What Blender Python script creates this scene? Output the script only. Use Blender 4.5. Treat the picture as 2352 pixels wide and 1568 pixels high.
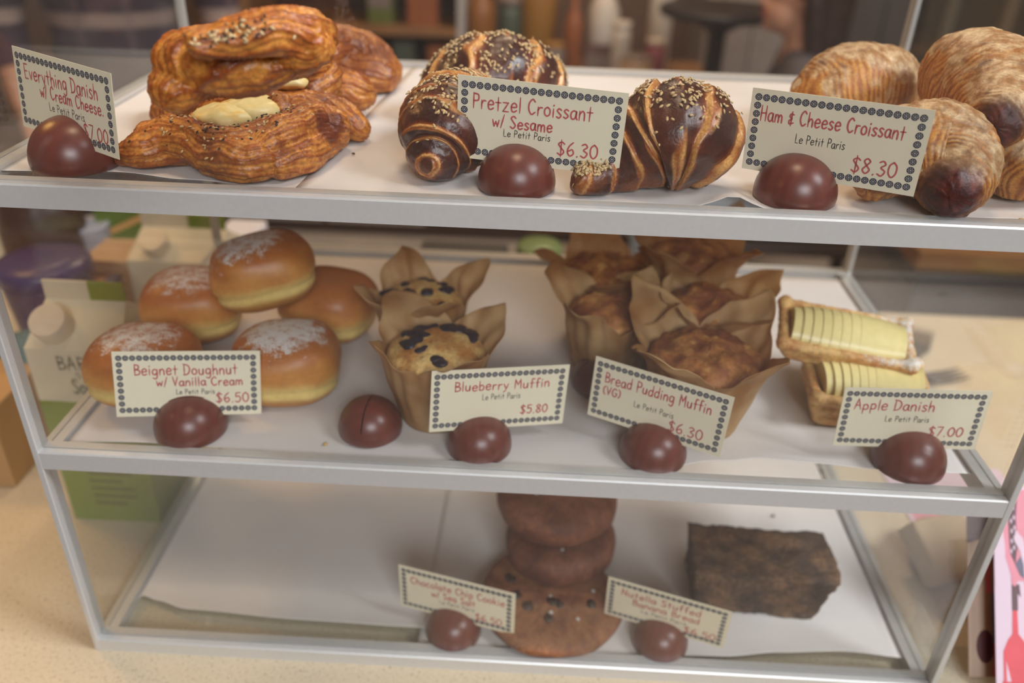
import bpy, bmesh, math, random
import numpy as np
from mathutils import Vector, Matrix

SC = bpy.context.scene
COL = SC.collection
for _o in list(bpy.data.objects):
    bpy.data.objects.remove(_o)

# ------------------------------------------------------------------ camera
FPX = 1916.3
CAM = np.array([0.3085, -0.4043, 0.5138])
RC = np.array([[0.99866, 0.04197, 0.03018],
               [0.04717, -0.50094, -0.86420],
               [-0.02116, 0.86447, -0.50225]])     # rows: right, down, forward
_u, _s, _v = np.linalg.svd(RC)
RC = _u @ _v
cam_d = bpy.data.cameras.new('camera')
cam = bpy.data.objects.new('camera', cam_d)
COL.objects.link(cam)
m4 = Matrix.Identity(4)
for i in range(3):
    m4[i][0], m4[i][1], m4[i][2], m4[i][3] = RC[0][i], -RC[1][i], -RC[2][i], CAM[i]
cam.matrix_world = m4
cam_d.sensor_width = 36.0
cam_d.lens = FPX / 2352 * 36.0
cam_d.clip_start, cam_d.clip_end = 0.02, 50
cam_d.dof.use_dof = True
cam_d.dof.focus_distance = 0.445
cam_d.dof.aperture_fstop = 4.3
SC.camera = cam

SC.view_settings.view_transform = 'Standard'
SC.view_settings.look = 'None'
SC.view_settings.gamma = 1
SC.view_settings.use_curve_mapping = False
SC.view_settings.exposure = -0.25
SC.cycles.transparent_max_bounces = 32
SC.cycles.max_bounces = 7
SC.cycles.diffuse_bounces = 3
SC.cycles.glossy_bounces = 3
SC.cycles.adaptive_threshold = 0.06
SC.cycles.caustics_reflective = False
SC.cycles.caustics_refractive = False
SC.cycles.sample_clamp_indirect = 4

# ------------------------------------------------------------------ world and lamps
world = bpy.data.worlds.new('world')
SC.world = world
world.use_nodes = True
world.node_tree.nodes['Background'].inputs[0].default_value = (0.75, 0.87, 1.0, 1)
world.node_tree.nodes['Background'].inputs[1].default_value = 1.2


def area_light(name, loc, target, sx, sy, power, color):
    l = bpy.data.lights.new(name, 'AREA')
    l.shape, l.size, l.size_y, l.energy, l.color = 'RECTANGLE', sx, sy, power, color
    o = bpy.data.objects.new(name, l)
    COL.objects.link(o)
    o.location = loc
    o.rotation_euler = (Vector(target) - Vector(loc)).to_track_quat('-Z', 'Y').to_euler()
    return o


area_light('window_daylight', (2.5, -0.62, 2.35), (0.3, 0.1, 0.2), 1.1, 0.9, 100, (0.92, 0.96, 1.0))
area_light('window_daylight_front', (0.9, -2.5, 1.6), (0.3, 0.2, 0.2), 1.3, 0.9, 60, (0.90, 0.95, 1.0))
area_light('pendant_lamp_glow', (-0.62, 0.42, 0.98), (-0.42, 0.3, 0.0), 0.22, 0.22, 3.0, (1.0, 0.50, 0.10))
area_light('ceiling_lamp_glow', (0.25, 0.15, 2.5), (0.25, 0.2, 0.0), 0.45, 0.45, 12, (1.0, 0.76, 0.5))
area_light('ceiling_lamp_glow', (0.6, 2.6, 2.5), (0.6, 2.8, 0.0), 0.6, 0.6, 44, (1.0, 0.74, 0.48))
area_light('ceiling_lamp_glow', (-1.2, 2.4, 2.5), (-1.2, 2.6, 0.0), 0.6, 0.6, 13, (1.0, 0.76, 0.52))


# ------------------------------------------------------------------ pixel -> world (placing things on the shelves)
def ray(u, v):
    return RC.T @ np.array([(u - 1176) / FPX, (v - 784) / FPX, 1.0])


def at(u, v, z=None, y=None):
    d = ray(u, v)
    t = (z - CAM[2]) / d[2] if z is not None else (y - CAM[1]) / d[1]
    return CAM + t * d


# ------------------------------------------------------------------ noise
_rs = np.random.RandomState(7)
_PERM = np.concatenate([_rs.permutation(512)] * 3)
_GR = _rs.normal(size=(512, 3))
_GR /= np.linalg.norm(_GR, axis=1)[:, None]


def pnoise(P, scale=1.0, seed=0):
    P = np.asarray(P, float) * scale + seed * 17.31
    i = np.floor(P).astype(int)
    f = P - i
    w = f * f * f * (f * (f * 6 - 15) + 10)
    out = np.zeros(len(P))
    i = i & 511
    for dx in (0, 1):
        for dy in (0, 1):
            for dz in (0, 1):
                h = _PERM[_PERM[_PERM[(i[:, 0] + dx) & 511] + ((i[:, 1] + dy) & 511)] + ((i[:, 2] + dz) & 511)]
                g = _GR[h]
                d = f - np.array([dx, dy, dz])
                ww = (w[:, 0] if dx else 1 - w[:, 0]) * (w[:, 1] if dy else 1 - w[:, 1]) * (w[:, 2] if dz else 1 - w[:, 2])
                out += ww * (g * d).sum(1)
    return out * 1.6


def fbm(P, scale=1.0, seed=0, octv=3):
    o = 0
    a = 1.0
    for k in range(octv):
        o = o + a * pnoise(P, scale * 2 ** k, seed + k)
        a *= 0.5
    return o / 1.75


def sstep(a, b, x):
    t = np.clip((x - a) / (b - a), 0, 1)
    return t * t * (3 - 2 * t)


# ------------------------------------------------------------------ materials
def lin(r, g, b):
    f = lambda c: (c / 255 / 12.92) if c / 255 <= 0.04045 else ((c / 255 + 0.055) / 1.055) ** 2.4
    return (f(r), f(g), f(b), 1.0)


class NT:
    def __init__(s, name):
        s.m = bpy.data.materials.new(name)
        s.m.use_nodes = True
        s.t = s.m.node_tree
        s.b = s.t.nodes['Principled BSDF']
        s.out = s.t.nodes['Material Output']

    def n(s, typ, **kw):
        nd = s.t.nodes.new(typ)
        for k, v in kw.items():
            if k.startswith('_'):
                setattr(nd, k[1:], v)
            else:
                nd.inputs[k].default_value = v
        return nd

    def l(s, a, b):
        s.t.links.new(a, b)

    def coord(s, kind='Object'):
        return s.n('ShaderNodeTexCoord').outputs[kind]

    def noise(s, scale, detail=3, vec=None, rough=0.55):
        nd = s.n('ShaderNodeTexNoise', Scale=scale, Detail=detail, Roughness=rough)
        s.l(vec if vec is not None else s.coord(), nd.inputs['Vector'])
        return nd.outputs['Fac']

    def ramp(s, fac, stops):
        nd = s.n('ShaderNodeValToRGB')
        cr = nd.color_ramp
        while len(cr.elements) < len(stops):
            cr.elements.new(0.5)
        for e, (p, c) in zip(cr.elements, stops):
            e.position = p
            e.color = c if len(c) == 4 else (*c, 1)
        s.l(fac, nd.inputs[0])
        return nd.outputs['Color']

    def mix(s, fac, a, b, mode='MIX'):
        nd = s.t.nodes.new('ShaderNodeMix')
        nd.data_type = 'RGBA'
        nd.blend_type = mode
        for sock, v in ((nd.inputs[0], fac), (nd.inputs[6], a), (nd.inputs[7], b)):
            if hasattr(v, 'links'):
                s.l(v, sock)
            else:
                sock.default_value = v
        return nd.outputs[2]

    def bump(s, h, strength, dist=0.001):
        nd = s.n('ShaderNodeBump', Strength=strength, Distance=dist)
        s.l(h, nd.inputs['Height'])
        s.l(nd.outputs[0], s.b.inputs['Normal'])


def plain(name, col, rough=0.5, metal=0.0, noise=None, bump=0.0, spec=0.5, coat=0.0, bdist=0.0005):
    """Principled surface with a little noise in its colour; noise=(scale, darker factor)."""
    t = NT(name)
    t.b.inputs['Roughness'].default_value = rough
    t.b.inputs['Metallic'].default_value = metal
    t.b.inputs['Specular IOR Level'].default_value = spec
    t.b.inputs['Coat Weight'].default_value = coat
    t.b.inputs['Coat Roughness'].default_value = 0.25
    sc, amt = noise or (60, 0.92)
    nz = t.noise(sc, 4)
    dk = tuple(c * amt for c in col[:3]) + (1,)
    t.l(t.ramp(nz, [(0.35, dk), (0.65, col)]), t.b.inputs['Base Color'])
    if bump:
        t.bump(nz, bump, bdist)
    return t.m


def baked(name, rough=0.4, scale=900, amt=0.35, bump=0.4, bdist=0.0006, coat=0.0, spec=0.5, sugar=False, sss=0.0):
    """Baked goods: the colour of the crust comes per vertex (browning, layers), with fine noise on top."""
    t = NT(name)
    a = t.n('ShaderNodeAttribute', _attribute_name='Col')
    nz = t.noise(scale, 4)
    v = t.ramp(nz, [(0.3, (1 - amt,) * 3), (0.7, (1 + amt * 0.6,) * 3)])
    c = t.mix(1.0, a.outputs['Color'], v, 'MULTIPLY')
    if sugar:
        s = t.n('ShaderNodeAttribute', _attribute_name='sugar')
        n2 = t.noise(1150, 2, rough=0.7)
        n3 = t.noise(190, 3)
        k2 = t.n('ShaderNodeMath', _operation='MULTIPLY'); t.l(n2, k2.inputs[0]); k2.inputs[1].default_value = 1.2
        ad = t.n('ShaderNodeMath', _operation='MULTIPLY_ADD')
        t.l(n3, ad.inputs[0]); ad.inputs[1].default_value = 0.7
        t.l(k2.outputs[0], ad.inputs[2])
        ml = t.n('ShaderNodeMath', _operation='MULTIPLY_ADD')
        t.l(s.outputs['Fac'], ml.inputs[0]); ml.inputs[1].default_value = 0.36
        t.l(ad.outputs[0], ml.inputs[2])
        mr = t.n('ShaderNodeMapRange'); mr.inputs[1].default_value = 1.24; mr.inputs[2].default_value = 1.36; mr.inputs[4].default_value = 0.9
        t.l(ml.outputs[0], mr.inputs[0])
        c = t.mix(mr.outputs[0], c, (0.86, 0.83, 0.80, 1))
    t.l(c, t.b.inputs['Base Color'])
    t.b.inputs['Roughness'].default_value = rough
    t.b.inputs['Specular IOR Level'].default_value = spec
    t.b.inputs['Coat Weight'].default_value = coat
    t.b.inputs['Coat Roughness'].default_value = 0.22
    if sss:
        t.b.inputs['Subsurface Weight'].default_value = sss
        t.b.inputs['Subsurface Scale'].default_value = 0.004
        t.b.inputs['Subsurface Radius'].default_value = (1, 0.5, 0.25)
    t.bump(nz, bump, bdist)
    return t.m


def glass_mat(name, dust=0.02, tint=(0.985, 0.99, 0.985, 1), refl=1.45, streak=40):
    """Clear acrylic sheet: mostly see-through, mirrors by Fresnel, a thin film of dust and smears."""
    t = NT(name)
    t.t.nodes.remove(t.b)
    tr = t.n('ShaderNodeBsdfTransparent'); tr.inputs[0].default_value = tint
    gl = t.n('ShaderNodeBsdfGlossy'); gl.inputs['Roughness'].default_value = 0.03
    gl.inputs[0].default_value = (1, 1, 1, 1)
    lw = t.n('ShaderNodeLayerWeight', Blend=0.5)
    p5 = t.n('ShaderNodeMath', _operation='POWER'); t.l(lw.outputs['Facing'], p5.inputs[0]); p5.inputs[1].default_value = 5
    fr = t.n('ShaderNodeMath', _operation='MULTIPLY_ADD'); t.l(p5.outputs[0], fr.inputs[0])
    r0 = ((refl - 1) / (refl + 1)) ** 2
    fr.inputs[1].default_value = 1 - r0; fr.inputs[2].default_value = r0
    m1 = t.n('ShaderNodeMixShader')
    t.l(fr.outputs[0], m1.inputs[0]); t.l(tr.outputs[0], m1.inputs[1]); t.l(gl.outputs[0], m1.inputs[2])
    df = t.n('ShaderNodeBsdfDiffuse'); df.inputs[0].default_value = (0.8, 0.8, 0.8, 1)
    nz = t.noise(streak, 4)
    mr = t.n('ShaderNodeMapRange'); mr.inputs[1].default_value = 0.3; mr.inputs[2].default_value = 0.75
    mr.inputs[3].default_value = dust * 0.6; mr.inputs[4].default_value = dust * 1.5
    t.l(nz, mr.inputs[0])
    m2 = t.n('ShaderNodeMixShader')
    t.l(mr.outputs[0], m2.inputs[0]); t.l(m1.outputs[0], m2.inputs[1]); t.l(df.outputs[0], m2.inputs[2])
    t.l(m2.outputs[0], t.out.inputs[0])
    return t.m


# ------------------------------------------------------------------ mesh helpers
class MB:
    def __init__(s):
        s.v, s.f, s.mi = [], [], []

    def add(s, V, F, mi=0):
        b = len(s.v)
        s.v.extend([tuple(map(float, p)) for p in V])
        s.f.extend([tuple(int(i) + b for i in q) for q in F])
        s.mi.extend([mi] * len(F))
        return s

    def box(s, lo, hi, mi=0, M=None):
        x0, y0, z0 = lo; x1, y1, z1 = hi
        V = np.array([(x0, y0, z0), (x1, y0, z0), (x1, y1, z0), (x0, y1, z0), (x0, y0, z1), (x1, y0, z1), (x1, y1, z1), (x0, y1, z1)], float)
        if M is not None:
            V = V @ np.asarray(M[0]).T + np.asarray(M[1])
        return s.add(V, [(0, 3, 2, 1), (4, 5, 6, 7), (0, 1, 5, 4), (1, 2, 6, 5), (2, 3, 7, 6), (3, 0, 4, 7)], mi)

    def prism(s, prof, A, B, ex, ez, mi=0):
        """Extrude a closed profile [(a, b)] (axes ex, ez) from A to B."""
        A, B, ex, ez = map(lambda q: np.array(q, float), (A, B, ex, ez))
        n = len(prof)
        V = [A + a * ex + b * ez for a, b in prof] + [B + a * ex + b * ez for a, b in prof]
        F = [(i, (i + 1) % n, n + (i + 1) % n, n + i) for i in range(n)]
        F += [tuple(range(n - 1, -1, -1)), tuple(range(n, 2 * n))]
        return s.add(V, F, mi)

    def lathe(s, prof, n=32, c=(0, 0, 0), mi=0, ell=(1, 1)):
        """Revolve [(r, z)] round Z; closed with fans."""
        c = np.array(c, float)
        V, F = [], []
        for r, z in prof:
            for k in range(n):
                a = 2 * math.pi * k / n
                V.append((c[0] + r * math.cos(a) * ell[0], c[1] + r * math.sin(a) * ell[1], c[2] + z))
        for i in range(len(prof) - 1):
            for k in range(n):
                F.append((i * n + k, i * n + (k + 1) % n, (i + 1) * n + (k + 1) % n, (i + 1) * n + k))
        F.append(tuple(range(n - 1, -1, -1)))
        F.append(tuple(range((len(prof) - 1) * n, len(prof) * n)))
        return s.add(V, F, mi)

    def tube(s, pts, rad, n=8, mi=0, m=None):
        V, F, _ = tube(pts, rad, n=n, m=m or max(2, len(pts)))
        return s.add(V, F, mi)


def fix_normals(me):
    bm = bmesh.new(); bm.from_mesh(me)
    bmesh.ops.recalc_face_normals(bm, faces=bm.faces)
    bm.to_mesh(me); bm.free()


def link(name, V, F, mats, parent=None, loc=None, cols=None, mi=None, smooth=True, attrs=None, bevel=0.0, recalc=True, auto=None):
    """One mesh object. V is in world metres (or in the parent's frame); loc becomes the object's origin."""
    V = np.asarray(V, float)
    base = np.zeros(3) if loc is None else np.asarray(loc, float)
    me = bpy.data.meshes.new(name)
    me.from_pydata([tuple(p) for p in (V - base)], [], [tuple(int(i) for i in q) for q in F])
    mats = mats if isinstance(mats, (list, tuple)) else [mats]
    for m in mats:
        me.materials.append(m)
    if mi is not None:
        me.polygons.foreach_set('material_index', np.asarray(mi, np.int32))
    if recalc:
        fix_normals(me)
    if cols is not None:
        a = me.attributes.new('Col', 'FLOAT_COLOR', 'POINT')
        c = np.ones((len(V), 4), np.float32); c[:, :3] = np.clip(cols, 0, 1)
        a.data.foreach_set('color', c.ravel())
    for k, val in (attrs or {}).items():
        a = me.attributes.new(k, 'FLOAT', 'POINT')
        a.data.foreach_set('value', np.asarray(val, np.float32))
    me.polygons.foreach_set('use_smooth', [bool(smooth)] * len(me.polygons))
    if auto is not None:
        me.set_sharp_from_angle(angle=math.radians(auto))
    o = bpy.data.objects.new(name, me)
    COL.objects.link(o)
    o.location = base
    if parent is not None:
        o.parent = parent
    if bevel:
        md = o.modifiers.new('bevel', 'BEVEL')
        md.width, md.segments, md.limit_method, md.angle_limit = bevel, 2, 'ANGLE', math.radians(40)
    me.update()
    return o


def link_mb(name, mb, mats, **kw):
    return link(name, mb.v, mb.f, mats, mi=mb.mi, **kw)


def empty(name, loc, rot=(0, 0, 0)):
    o = bpy.data.objects.new(name, None)
    COL.objects.link(o)
    o.location = tuple(loc); o.rotation_euler = rot
    o.empty_display_size = 0.02
    return o


def tag(o, label, cat, group=None, kind=None):
    o['label'] = label; o['category'] = cat
    if group: o['group'] = group
    if kind: o['kind'] = kind
    return o


def struct(o, label=None, cat=None):
    o['kind'] = 'structure'
    if label: o['label'] = label
    if cat: o['category'] = cat
    return o


def rot3(ax, a):
    return np.array(Matrix.Rotation(a, 3, Vector(ax)))


def cr_path(pts, m):
    """Catmull-Rom through rows of pts, m samples."""
    P = np.asarray(pts, float)
    n = len(P)
    if n == 2:
        t = np.linspace(0, 1, m)[:, None]
        return P[0] * (1 - t) + P[1] * t
    E = np.vstack([2 * P[0] - P[1], P, 2 * P[-1] - P[-2]])
    out = []
    for s in np.linspace(0, n - 1, m):
        i = min(int(s), n - 2); t = s - i
        a, b, c, d = E[i], E[i + 1], E[i + 2], E[i + 3]
        out.append(0.5 * (2 * b + (c - a) * t + (2 * a - 5 * b + 4 * c - d) * t * t + (3 * b - a - 3 * c + d) * t ** 3))
    return np.array(out)


def frames(C, up=(0, 0, 1)):
    T = np.gradient(C, axis=0)
    T /= np.linalg.norm(T, axis=1)[:, None] + 1e-12
    up = np.array(up, float)
    S = np.cross(T, up)
    bad = np.linalg.norm(S, axis=1) < 0.15
    S[bad] = np.cross(T[bad], np.array([0.0, 1.0, 0.1]))
    for i in range(1, len(S)):
        if S[i] @ S[i - 1] < 0: S[i] *= -1
    S /= np.linalg.norm(S, axis=1)[:, None]
    U = np.cross(S, T)
    return T, S, U


def tube(pts, rad, n=16, m=24, flat=1.0, cap=True, up=(0, 0, 1)):
    """Closed tube through pts with radii rad; rounded ends when the radii taper. Returns V, F, info."""
    P = np.asarray(pts, float)
    R = np.broadcast_to(np.asarray(rad, float), (len(P),))
    Q = cr_path(np.column_stack([P, R]), m)
    C, r = Q[:, :3], np.maximum(Q[:, 3], 1e-5)
    T, S, U = frames(C, up)
    if cap:
        e = []
        for (c, t, rr, s_, u_) in ((C[0], -T[0], r[0], S[0], U[0]), (C[-1], T[-1], r[-1], S[-1], U[-1])):
            e.append([(c + t * rr * 0.75 * k, rr * q, s_, u_) for k, q in ((0.5, 0.86), (0.86, 0.5), (1.0, 0.12))])
        ring = [x for x in reversed(e[0])] + [(C[i], r[i], S[i], U[i]) for i in range(len(C))] + e[1]
    else:
        ring = [(C[i], r[i], S[i], U[i]) for i in range(len(C))]
    V, F = [], []
    for c, rr, s_, u_ in ring:
        for k in range(n):
            a = 2 * math.pi * k / n
            V.append(c + rr * math.cos(a) * s_ + rr * flat * math.sin(a) * u_)
    for i in range(len(ring) - 1):
        for k in range(n):
            F.append((i * n + k, i * n + (k + 1) % n, (i + 1) * n + (k + 1) % n, (i + 1) * n + k))
    F.append(tuple(range(n - 1, -1, -1)))
    F.append(tuple(range((len(ring) - 1) * n, len(ring) * n)))
    return np.array(V), F, (C, r, T, S, U)


def ellipsoid(c, r, nu=20, nv=12, M=None):
    V, F = [], []
    for i in range(nv + 1):
        th = math.pi * (0.001 + 0.998 * i / nv)
        for k in range(nu):
            a = 2 * math.pi * k / nu
            V.append((r[0] * math.sin(th) * math.cos(a), r[1] * math.sin(th) * math.sin(a), r[2] * math.cos(th)))
    for i in range(nv):
        for k in range(nu):
            F.append((i * nu + k, (i + 1) * nu + k, (i + 1) * nu + (k + 1) % nu, i * nu + (k + 1) % nu))
    F.append(tuple(range(nu))); F.append(tuple(range(nv * nu + nu - 1, nv * nu - 1, -1)))
    V = np.array(V)
    if M is not None: V = V @ np.asarray(M).T
    return V + np.asarray(c, float), F


def voxel_union(parts, vox, smooth=4):
    """Fuse closed shapes into one skin; returns V, F, N as arrays."""
    mb = MB()
    for V, F in parts: mb.add(V, F)
    me = bpy.data.meshes.new('tmp')
    me.from_pydata(mb.v, [], mb.f)
    fix_normals(me)
    o = bpy.data.objects.new('tmp', me)
    COL.objects.link(o)
    md = o.modifiers.new('r', 'REMESH'); md.mode = 'VOXEL'; md.voxel_size = vox; md.adaptivity = 0
    if smooth:
        sm = o.modifiers.new('s', 'SMOOTH'); sm.factor = 0.5; sm.iterations = smooth
    dg = bpy.context.evaluated_depsgraph_get()
    ev = o.evaluated_get(dg)
    r = ev.to_mesh()
    n = len(r.vertices)
    V = np.empty(n * 3); r.vertices.foreach_get('co', V)
    N = np.empty(n * 3); r.vertices.foreach_get('normal', N)
    F = [tuple(p.vertices) for p in r.polygons]
    ev.to_mesh_clear()
    bpy.data.objects.remove(o); bpy.data.meshes.remove(me)
    return V.reshape(-1, 3), F, N.reshape(-1, 3)


def vnormals(V, F):
    me = bpy.data.meshes.new('tmp')
    me.from_pydata([tuple(p) for p in V], [], F)
    fix_normals(me)
    N = np.empty(len(V) * 3); me.vertices.foreach_get('normal', N)
    bpy.data.meshes.remove(me)
    return N.reshape(-1, 3)


def nearest(V, infos):
    """For every vertex: nearest strand, param along it, angle round it."""
    C = np.vstack([i[0] for i in infos])
    sid = np.concatenate([[k] * len(i[0]) for k, i in enumerate(infos)])
    tt = np.concatenate([np.linspace(0, 1, len(i[0])) for i in infos])
    rr = np.concatenate([i[1] for i in infos])
    S = np.vstack([i[3] for i in infos]); U = np.vstack([i[4] for i in infos])
    idx = np.empty(len(V), int)
    for a in range(0, len(V), 4000):
        d = np.linalg.norm(V[a:a + 4000, None, :] - C[None], axis=2) / rr[None]
        idx[a:a + 4000] = d.argmin(1)
    D = V - C[idx]
    ang = np.arctan2((D * U[idx]).sum(1), (D * S[idx]).sum(1))
    return sid[idx], tt[idx], ang


def lerp(a, b, t):
    a, b = np.asarray(a)[..., :3], np.asarray(b)[..., :3]
    t = np.asarray(t)[:, None]
    return a * (1 - t) + b * t


def seeds_mesh(V, N, w, n, length=0.0031, wid=0.0018, seed=1, spread=0.0):
    """Small tear-drop seeds lying on a surface, picked by weight w."""
    rs = np.random.RandomState(seed)
    w = np.maximum(w, 0); w = w / w.sum()
    idx = rs.choice(len(V), size=n, replace=True, p=w)
    ring = 5
    vs, fs = [], []
    for i in idx:
        nrm = N[i]; p = V[i] + rs.normal(size=3) * 0.0006
        a = rs.normal(size=3); a -= nrm * (a @ nrm); a += nrm * rs.uniform(-0.15, 0.3) * np.linalg.norm(a); a /= np.linalg.norm(a)
        b = np.cross(nrm, a); b /= np.linalg.norm(b); c = np.cross(a, b)
        s = rs.uniform(0.85, 1.15)
        p = p + nrm * 0.0004
        o = len(vs)
        vs.append(p - a * length * 0.5 * s)
        for t, q in ((-0.2, 0.9), (0.2, 0.8)):
            for k in range(ring):
                g = 2 * math.pi * k / ring
                vs.append(p + a * length * t * s + (b * math.cos(g) * wid * 0.5 + c * math.sin(g) * wid * 0.3) * q * s)
        vs.append(p + a * length * 0.5 * s)
        for k in range(ring):
            k2 = (k + 1) % ring
            fs.append((o, o + 1 + k2, o + 1 + k))
            fs.append((o + 1 + k, o + 1 + k2, o + 1 + ring + k2, o + 1 + ring + k))
            fs.append((o + 1 + ring + k, o + 1 + ring + k2, o + 1 + 2 * ring))
    return np.array(vs), fs
# ------------------------------------------------------------------ shared materials
M_ALU = plain('brushed_aluminium', lin(216, 214, 211), rough=0.36, metal=0.35, noise=(300, 0.96), spec=0.5)
M_GLASS = glass_mat('clear_acrylic', dust=0.008)
M_FRONT = glass_mat('clear_front_panel', dust=0.007, streak=14)
M_SHELF = glass_mat('clear_shelf_sheet', dust=0.014)
M_PAPER = plain('white_parchment', lin(236, 228, 224), rough=0.7, noise=(25, 0.965), bump=0.15)
M_WOOD = NT('dark_red_wood')
_w = M_WOOD.n('ShaderNodeTexWave', Scale=45, Distortion=9, Detail=3)
_mp = M_WOOD.n('ShaderNodeMapping'); _mp.inputs['Scale'].default_value = (1, 0.3, 0.12)
M_WOOD.l(M_WOOD.coord(), _mp.inputs[0]); M_WOOD.l(_mp.outputs[0], _w.inputs['Vector'])
M_WOOD.l(M_WOOD.ramp(_w.outputs['Fac'], [(0.1, lin(106, 48, 38)), (0.9, lin(113, 52, 41))]), M_WOOD.b.inputs['Base Color'])
M_WOOD.b.inputs['Roughness'].default_value = 0.33
M_WOOD.b.inputs['Coat Weight'].default_value = 0.25
M_WOOD.b.inputs['Coat Roughness'].default_value = 0.3
M_WOOD = M_WOOD.m
M_CARD = plain('cream_card', lin(250, 238, 210), rough=0.6, noise=(50, 0.97))
M_NAVY = plain('navy_print', lin(40, 46, 72), rough=0.6)
M_STAR = plain('pale_print', lin(212, 205, 190), rough=0.6)
M_RED = plain('red_marker', lin(210, 98, 98), rough=0.55, noise=(400, 0.85))
M_PEN = plain('black_pen', lin(62, 52, 50), rough=0.5)

# ------------------------------------------------------------------ room
FZ, CZ = -0.95, 3.0
X0, X1, Y0, Y1 = -3.0, 2.6, -2.6, 4.0
M_WALL = plain('plastered_wall', lin(150, 128, 112), rough=0.9, noise=(3, 0.9))
M_BACKWALL = plain('brown_back_wall', lin(112, 84, 66), rough=0.85, noise=(4, 0.8))
M_FLOOR = plain('floor_tiles', lin(168, 156, 146), rough=0.6, noise=(6, 0.85))
M_CEIL = plain('ceiling_paint', lin(205, 198, 188), rough=0.9)
M_TRIM = plain('painted_trim', lin(190, 184, 176), rough=0.5)
M_LAMPGLOW = NT('lamp_diffuser')
M_LAMPGLOW.b.inputs['Emission Color'].default_value = (1, 0.8, 0.55, 1)
M_LAMPGLOW.b.inputs['Emission Strength'].default_value = 5
M_LAMPGLOW = M_LAMPGLOW.m


def slab(name, lo, hi, mat):
    return struct(link_mb(name, MB().box(lo, hi), mat, smooth=False, loc=((lo[0] + hi[0]) / 2, (lo[1] + hi[1]) / 2, lo[2])))


slab('floor', (X0, Y0, FZ - 0.1), (X1, Y1, FZ), M_FLOOR)
slab('ceiling', (X0, Y0, CZ), (X1, Y1, CZ + 0.1), M_CEIL)
slab('wall_back', (X0, Y1, FZ), (X1, Y1 + 0.1, CZ), M_BACKWALL)
slab('wall_left', (X0 - 0.1, Y0, FZ), (X0, Y1, CZ), M_WALL)


def holed_wall(name, axis, pos, a0, a1, h0, h1, z0, z1, th=0.1):
    """Wall across axis at pos with an opening h0..h1 x z0..z1."""
    mb = MB()
    def b(u0, u1, w0, w1):
        if axis == 'x': mb.box((pos, u0, w0), (pos + th, u1, w1))
        else: mb.box((u0, pos - th, w0), (u1, pos, w1))
    b(a0, h0, FZ, CZ); b(h1, a1, FZ, CZ); b(h0, h1, FZ, z0); b(h0, h1, z1, CZ)
    return struct(link_mb(name, mb, M_WALL, smooth=False))


holed_wall('wall_right', 'x', X1, Y0, Y1, -1.22, -0.02, 1.85, 2.85)
holed_wall('wall_front', 'y', Y0, X0, X1, 0.2, 1.6, 1.2, 2.2)


def window(name, axis, pos, h0, h1, z0, z1):
    mb, g = MB(), MB()
    t = 0.05
    def b(m, u0, u1, w0, w1, d0=0.0, d1=0.08):
        if axis == 'x': m.box((pos + d0, u0, w0), (pos + d1, u1, w1))
        else: m.box((u0, pos - d1, w0), (u1, pos - d0, w1))
    b(mb, h0, h0 + t, z0, z1); b(mb, h1 - t, h1, z0, z1); b(mb, h0 + t, h1 - t, z0, z0 + t); b(mb, h0 + t, h1 - t, z1 - t, z1)
    hm = (h0 + h1) / 2
    b(mb, hm - 0.02, hm + 0.02, z0 + t, z1 - t)
    r = struct(link_mb(name, mb, M_TRIM, smooth=False))
    b(g, h0 + t, hm - 0.02, z0 + t, z1 - t, 0.03, 0.035); b(g, hm + 0.02, h1 - t, z0 + t, z1 - t, 0.03, 0.035)
    link_mb('window_pane', g, M_GLASS, parent=r, smooth=False)


window('window_1', 'x', X1, -1.22, -0.02, 1.85, 2.85)
window('window_2', 'y', Y0, 0.2, 1.6, 1.2, 2.2)

# ------------------------------------------------------------------ counter
t = NT('speckled_counter')
n1 = t.noise(420, 2, rough=0.6); n2 = t.noise(14, 3)
c1 = t.ramp(n1, [(0.28, lin(158, 138, 114)), (0.4, lin(212, 193, 164)), (0.7, lin(220, 202, 174))])
t.l(t.mix(1.0, c1, t.ramp(n2, [(0.3, (0.95,) * 3), (0.7, (1, 1, 1))]), 'MULTIPLY'), t.b.inputs['Base Color'])
t.b.inputs['Roughness'].default_value = 0.42
M_COUNTER = t.m
M_CAB = plain('counter_cabinet', lin(88, 66, 52), rough=0.6, noise=(8, 0.85))
CX0, CX1, CY0, CY1 = -2.0, 2.3, -0.058, 0.607
ct = empty('service_counter', ((CX0 + CX1) / 2, 0.27, FZ))
tag(ct, 'speckled beige stone service counter under the pastry case', 'counter')
link_mb('countertop', MB().box((CX0, CY0, -0.04), (CX1, CY1, 0.0)), M_COUNTER, smooth=False, bevel=0.004).parent = ct
for o in COL.objects:
    pass
link_mb('counter_cabinet', MB().box((CX0 + 0.04, CY0 + 0.05, FZ), (CX1 - 0.04, CY1 - 0.05, -0.04)), M_CAB, smooth=False).parent = ct
for o in ct.children: o.location = tuple(Vector(o.location) - ct.location)

# ------------------------------------------------------------------ display case
W, D, ZM, ZT = 0.61, 0.3373, 0.1823, 0.3591
ZR = 0.537                       # roof rim
A, BH, BB, DP = 0.0041, 0.0132, 0.0112, 0.0125
case = empty('pastry_display_case', (W / 2, D / 2, 0))
tag(case, 'silver aluminium framed countertop pastry case with three clear shelves', 'display case')
CL = np.array([W / 2, D / 2, 0])


def cpart(name, mb, mat, **kw):
    o = link_mb(name, mb, mat, loc=None, **kw)
    o.parent = case
    o.location = tuple(-CL)
    return o


def rail_prof(h, d=DP):
    return [(0, 0), (0, h - 0.0009), (0.0009, h), (0.0052, h), (0.0052, h - 0.0012), (0.0062, h - 0.0012), (0.0062, h), (d, h), (d, 0)]


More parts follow.
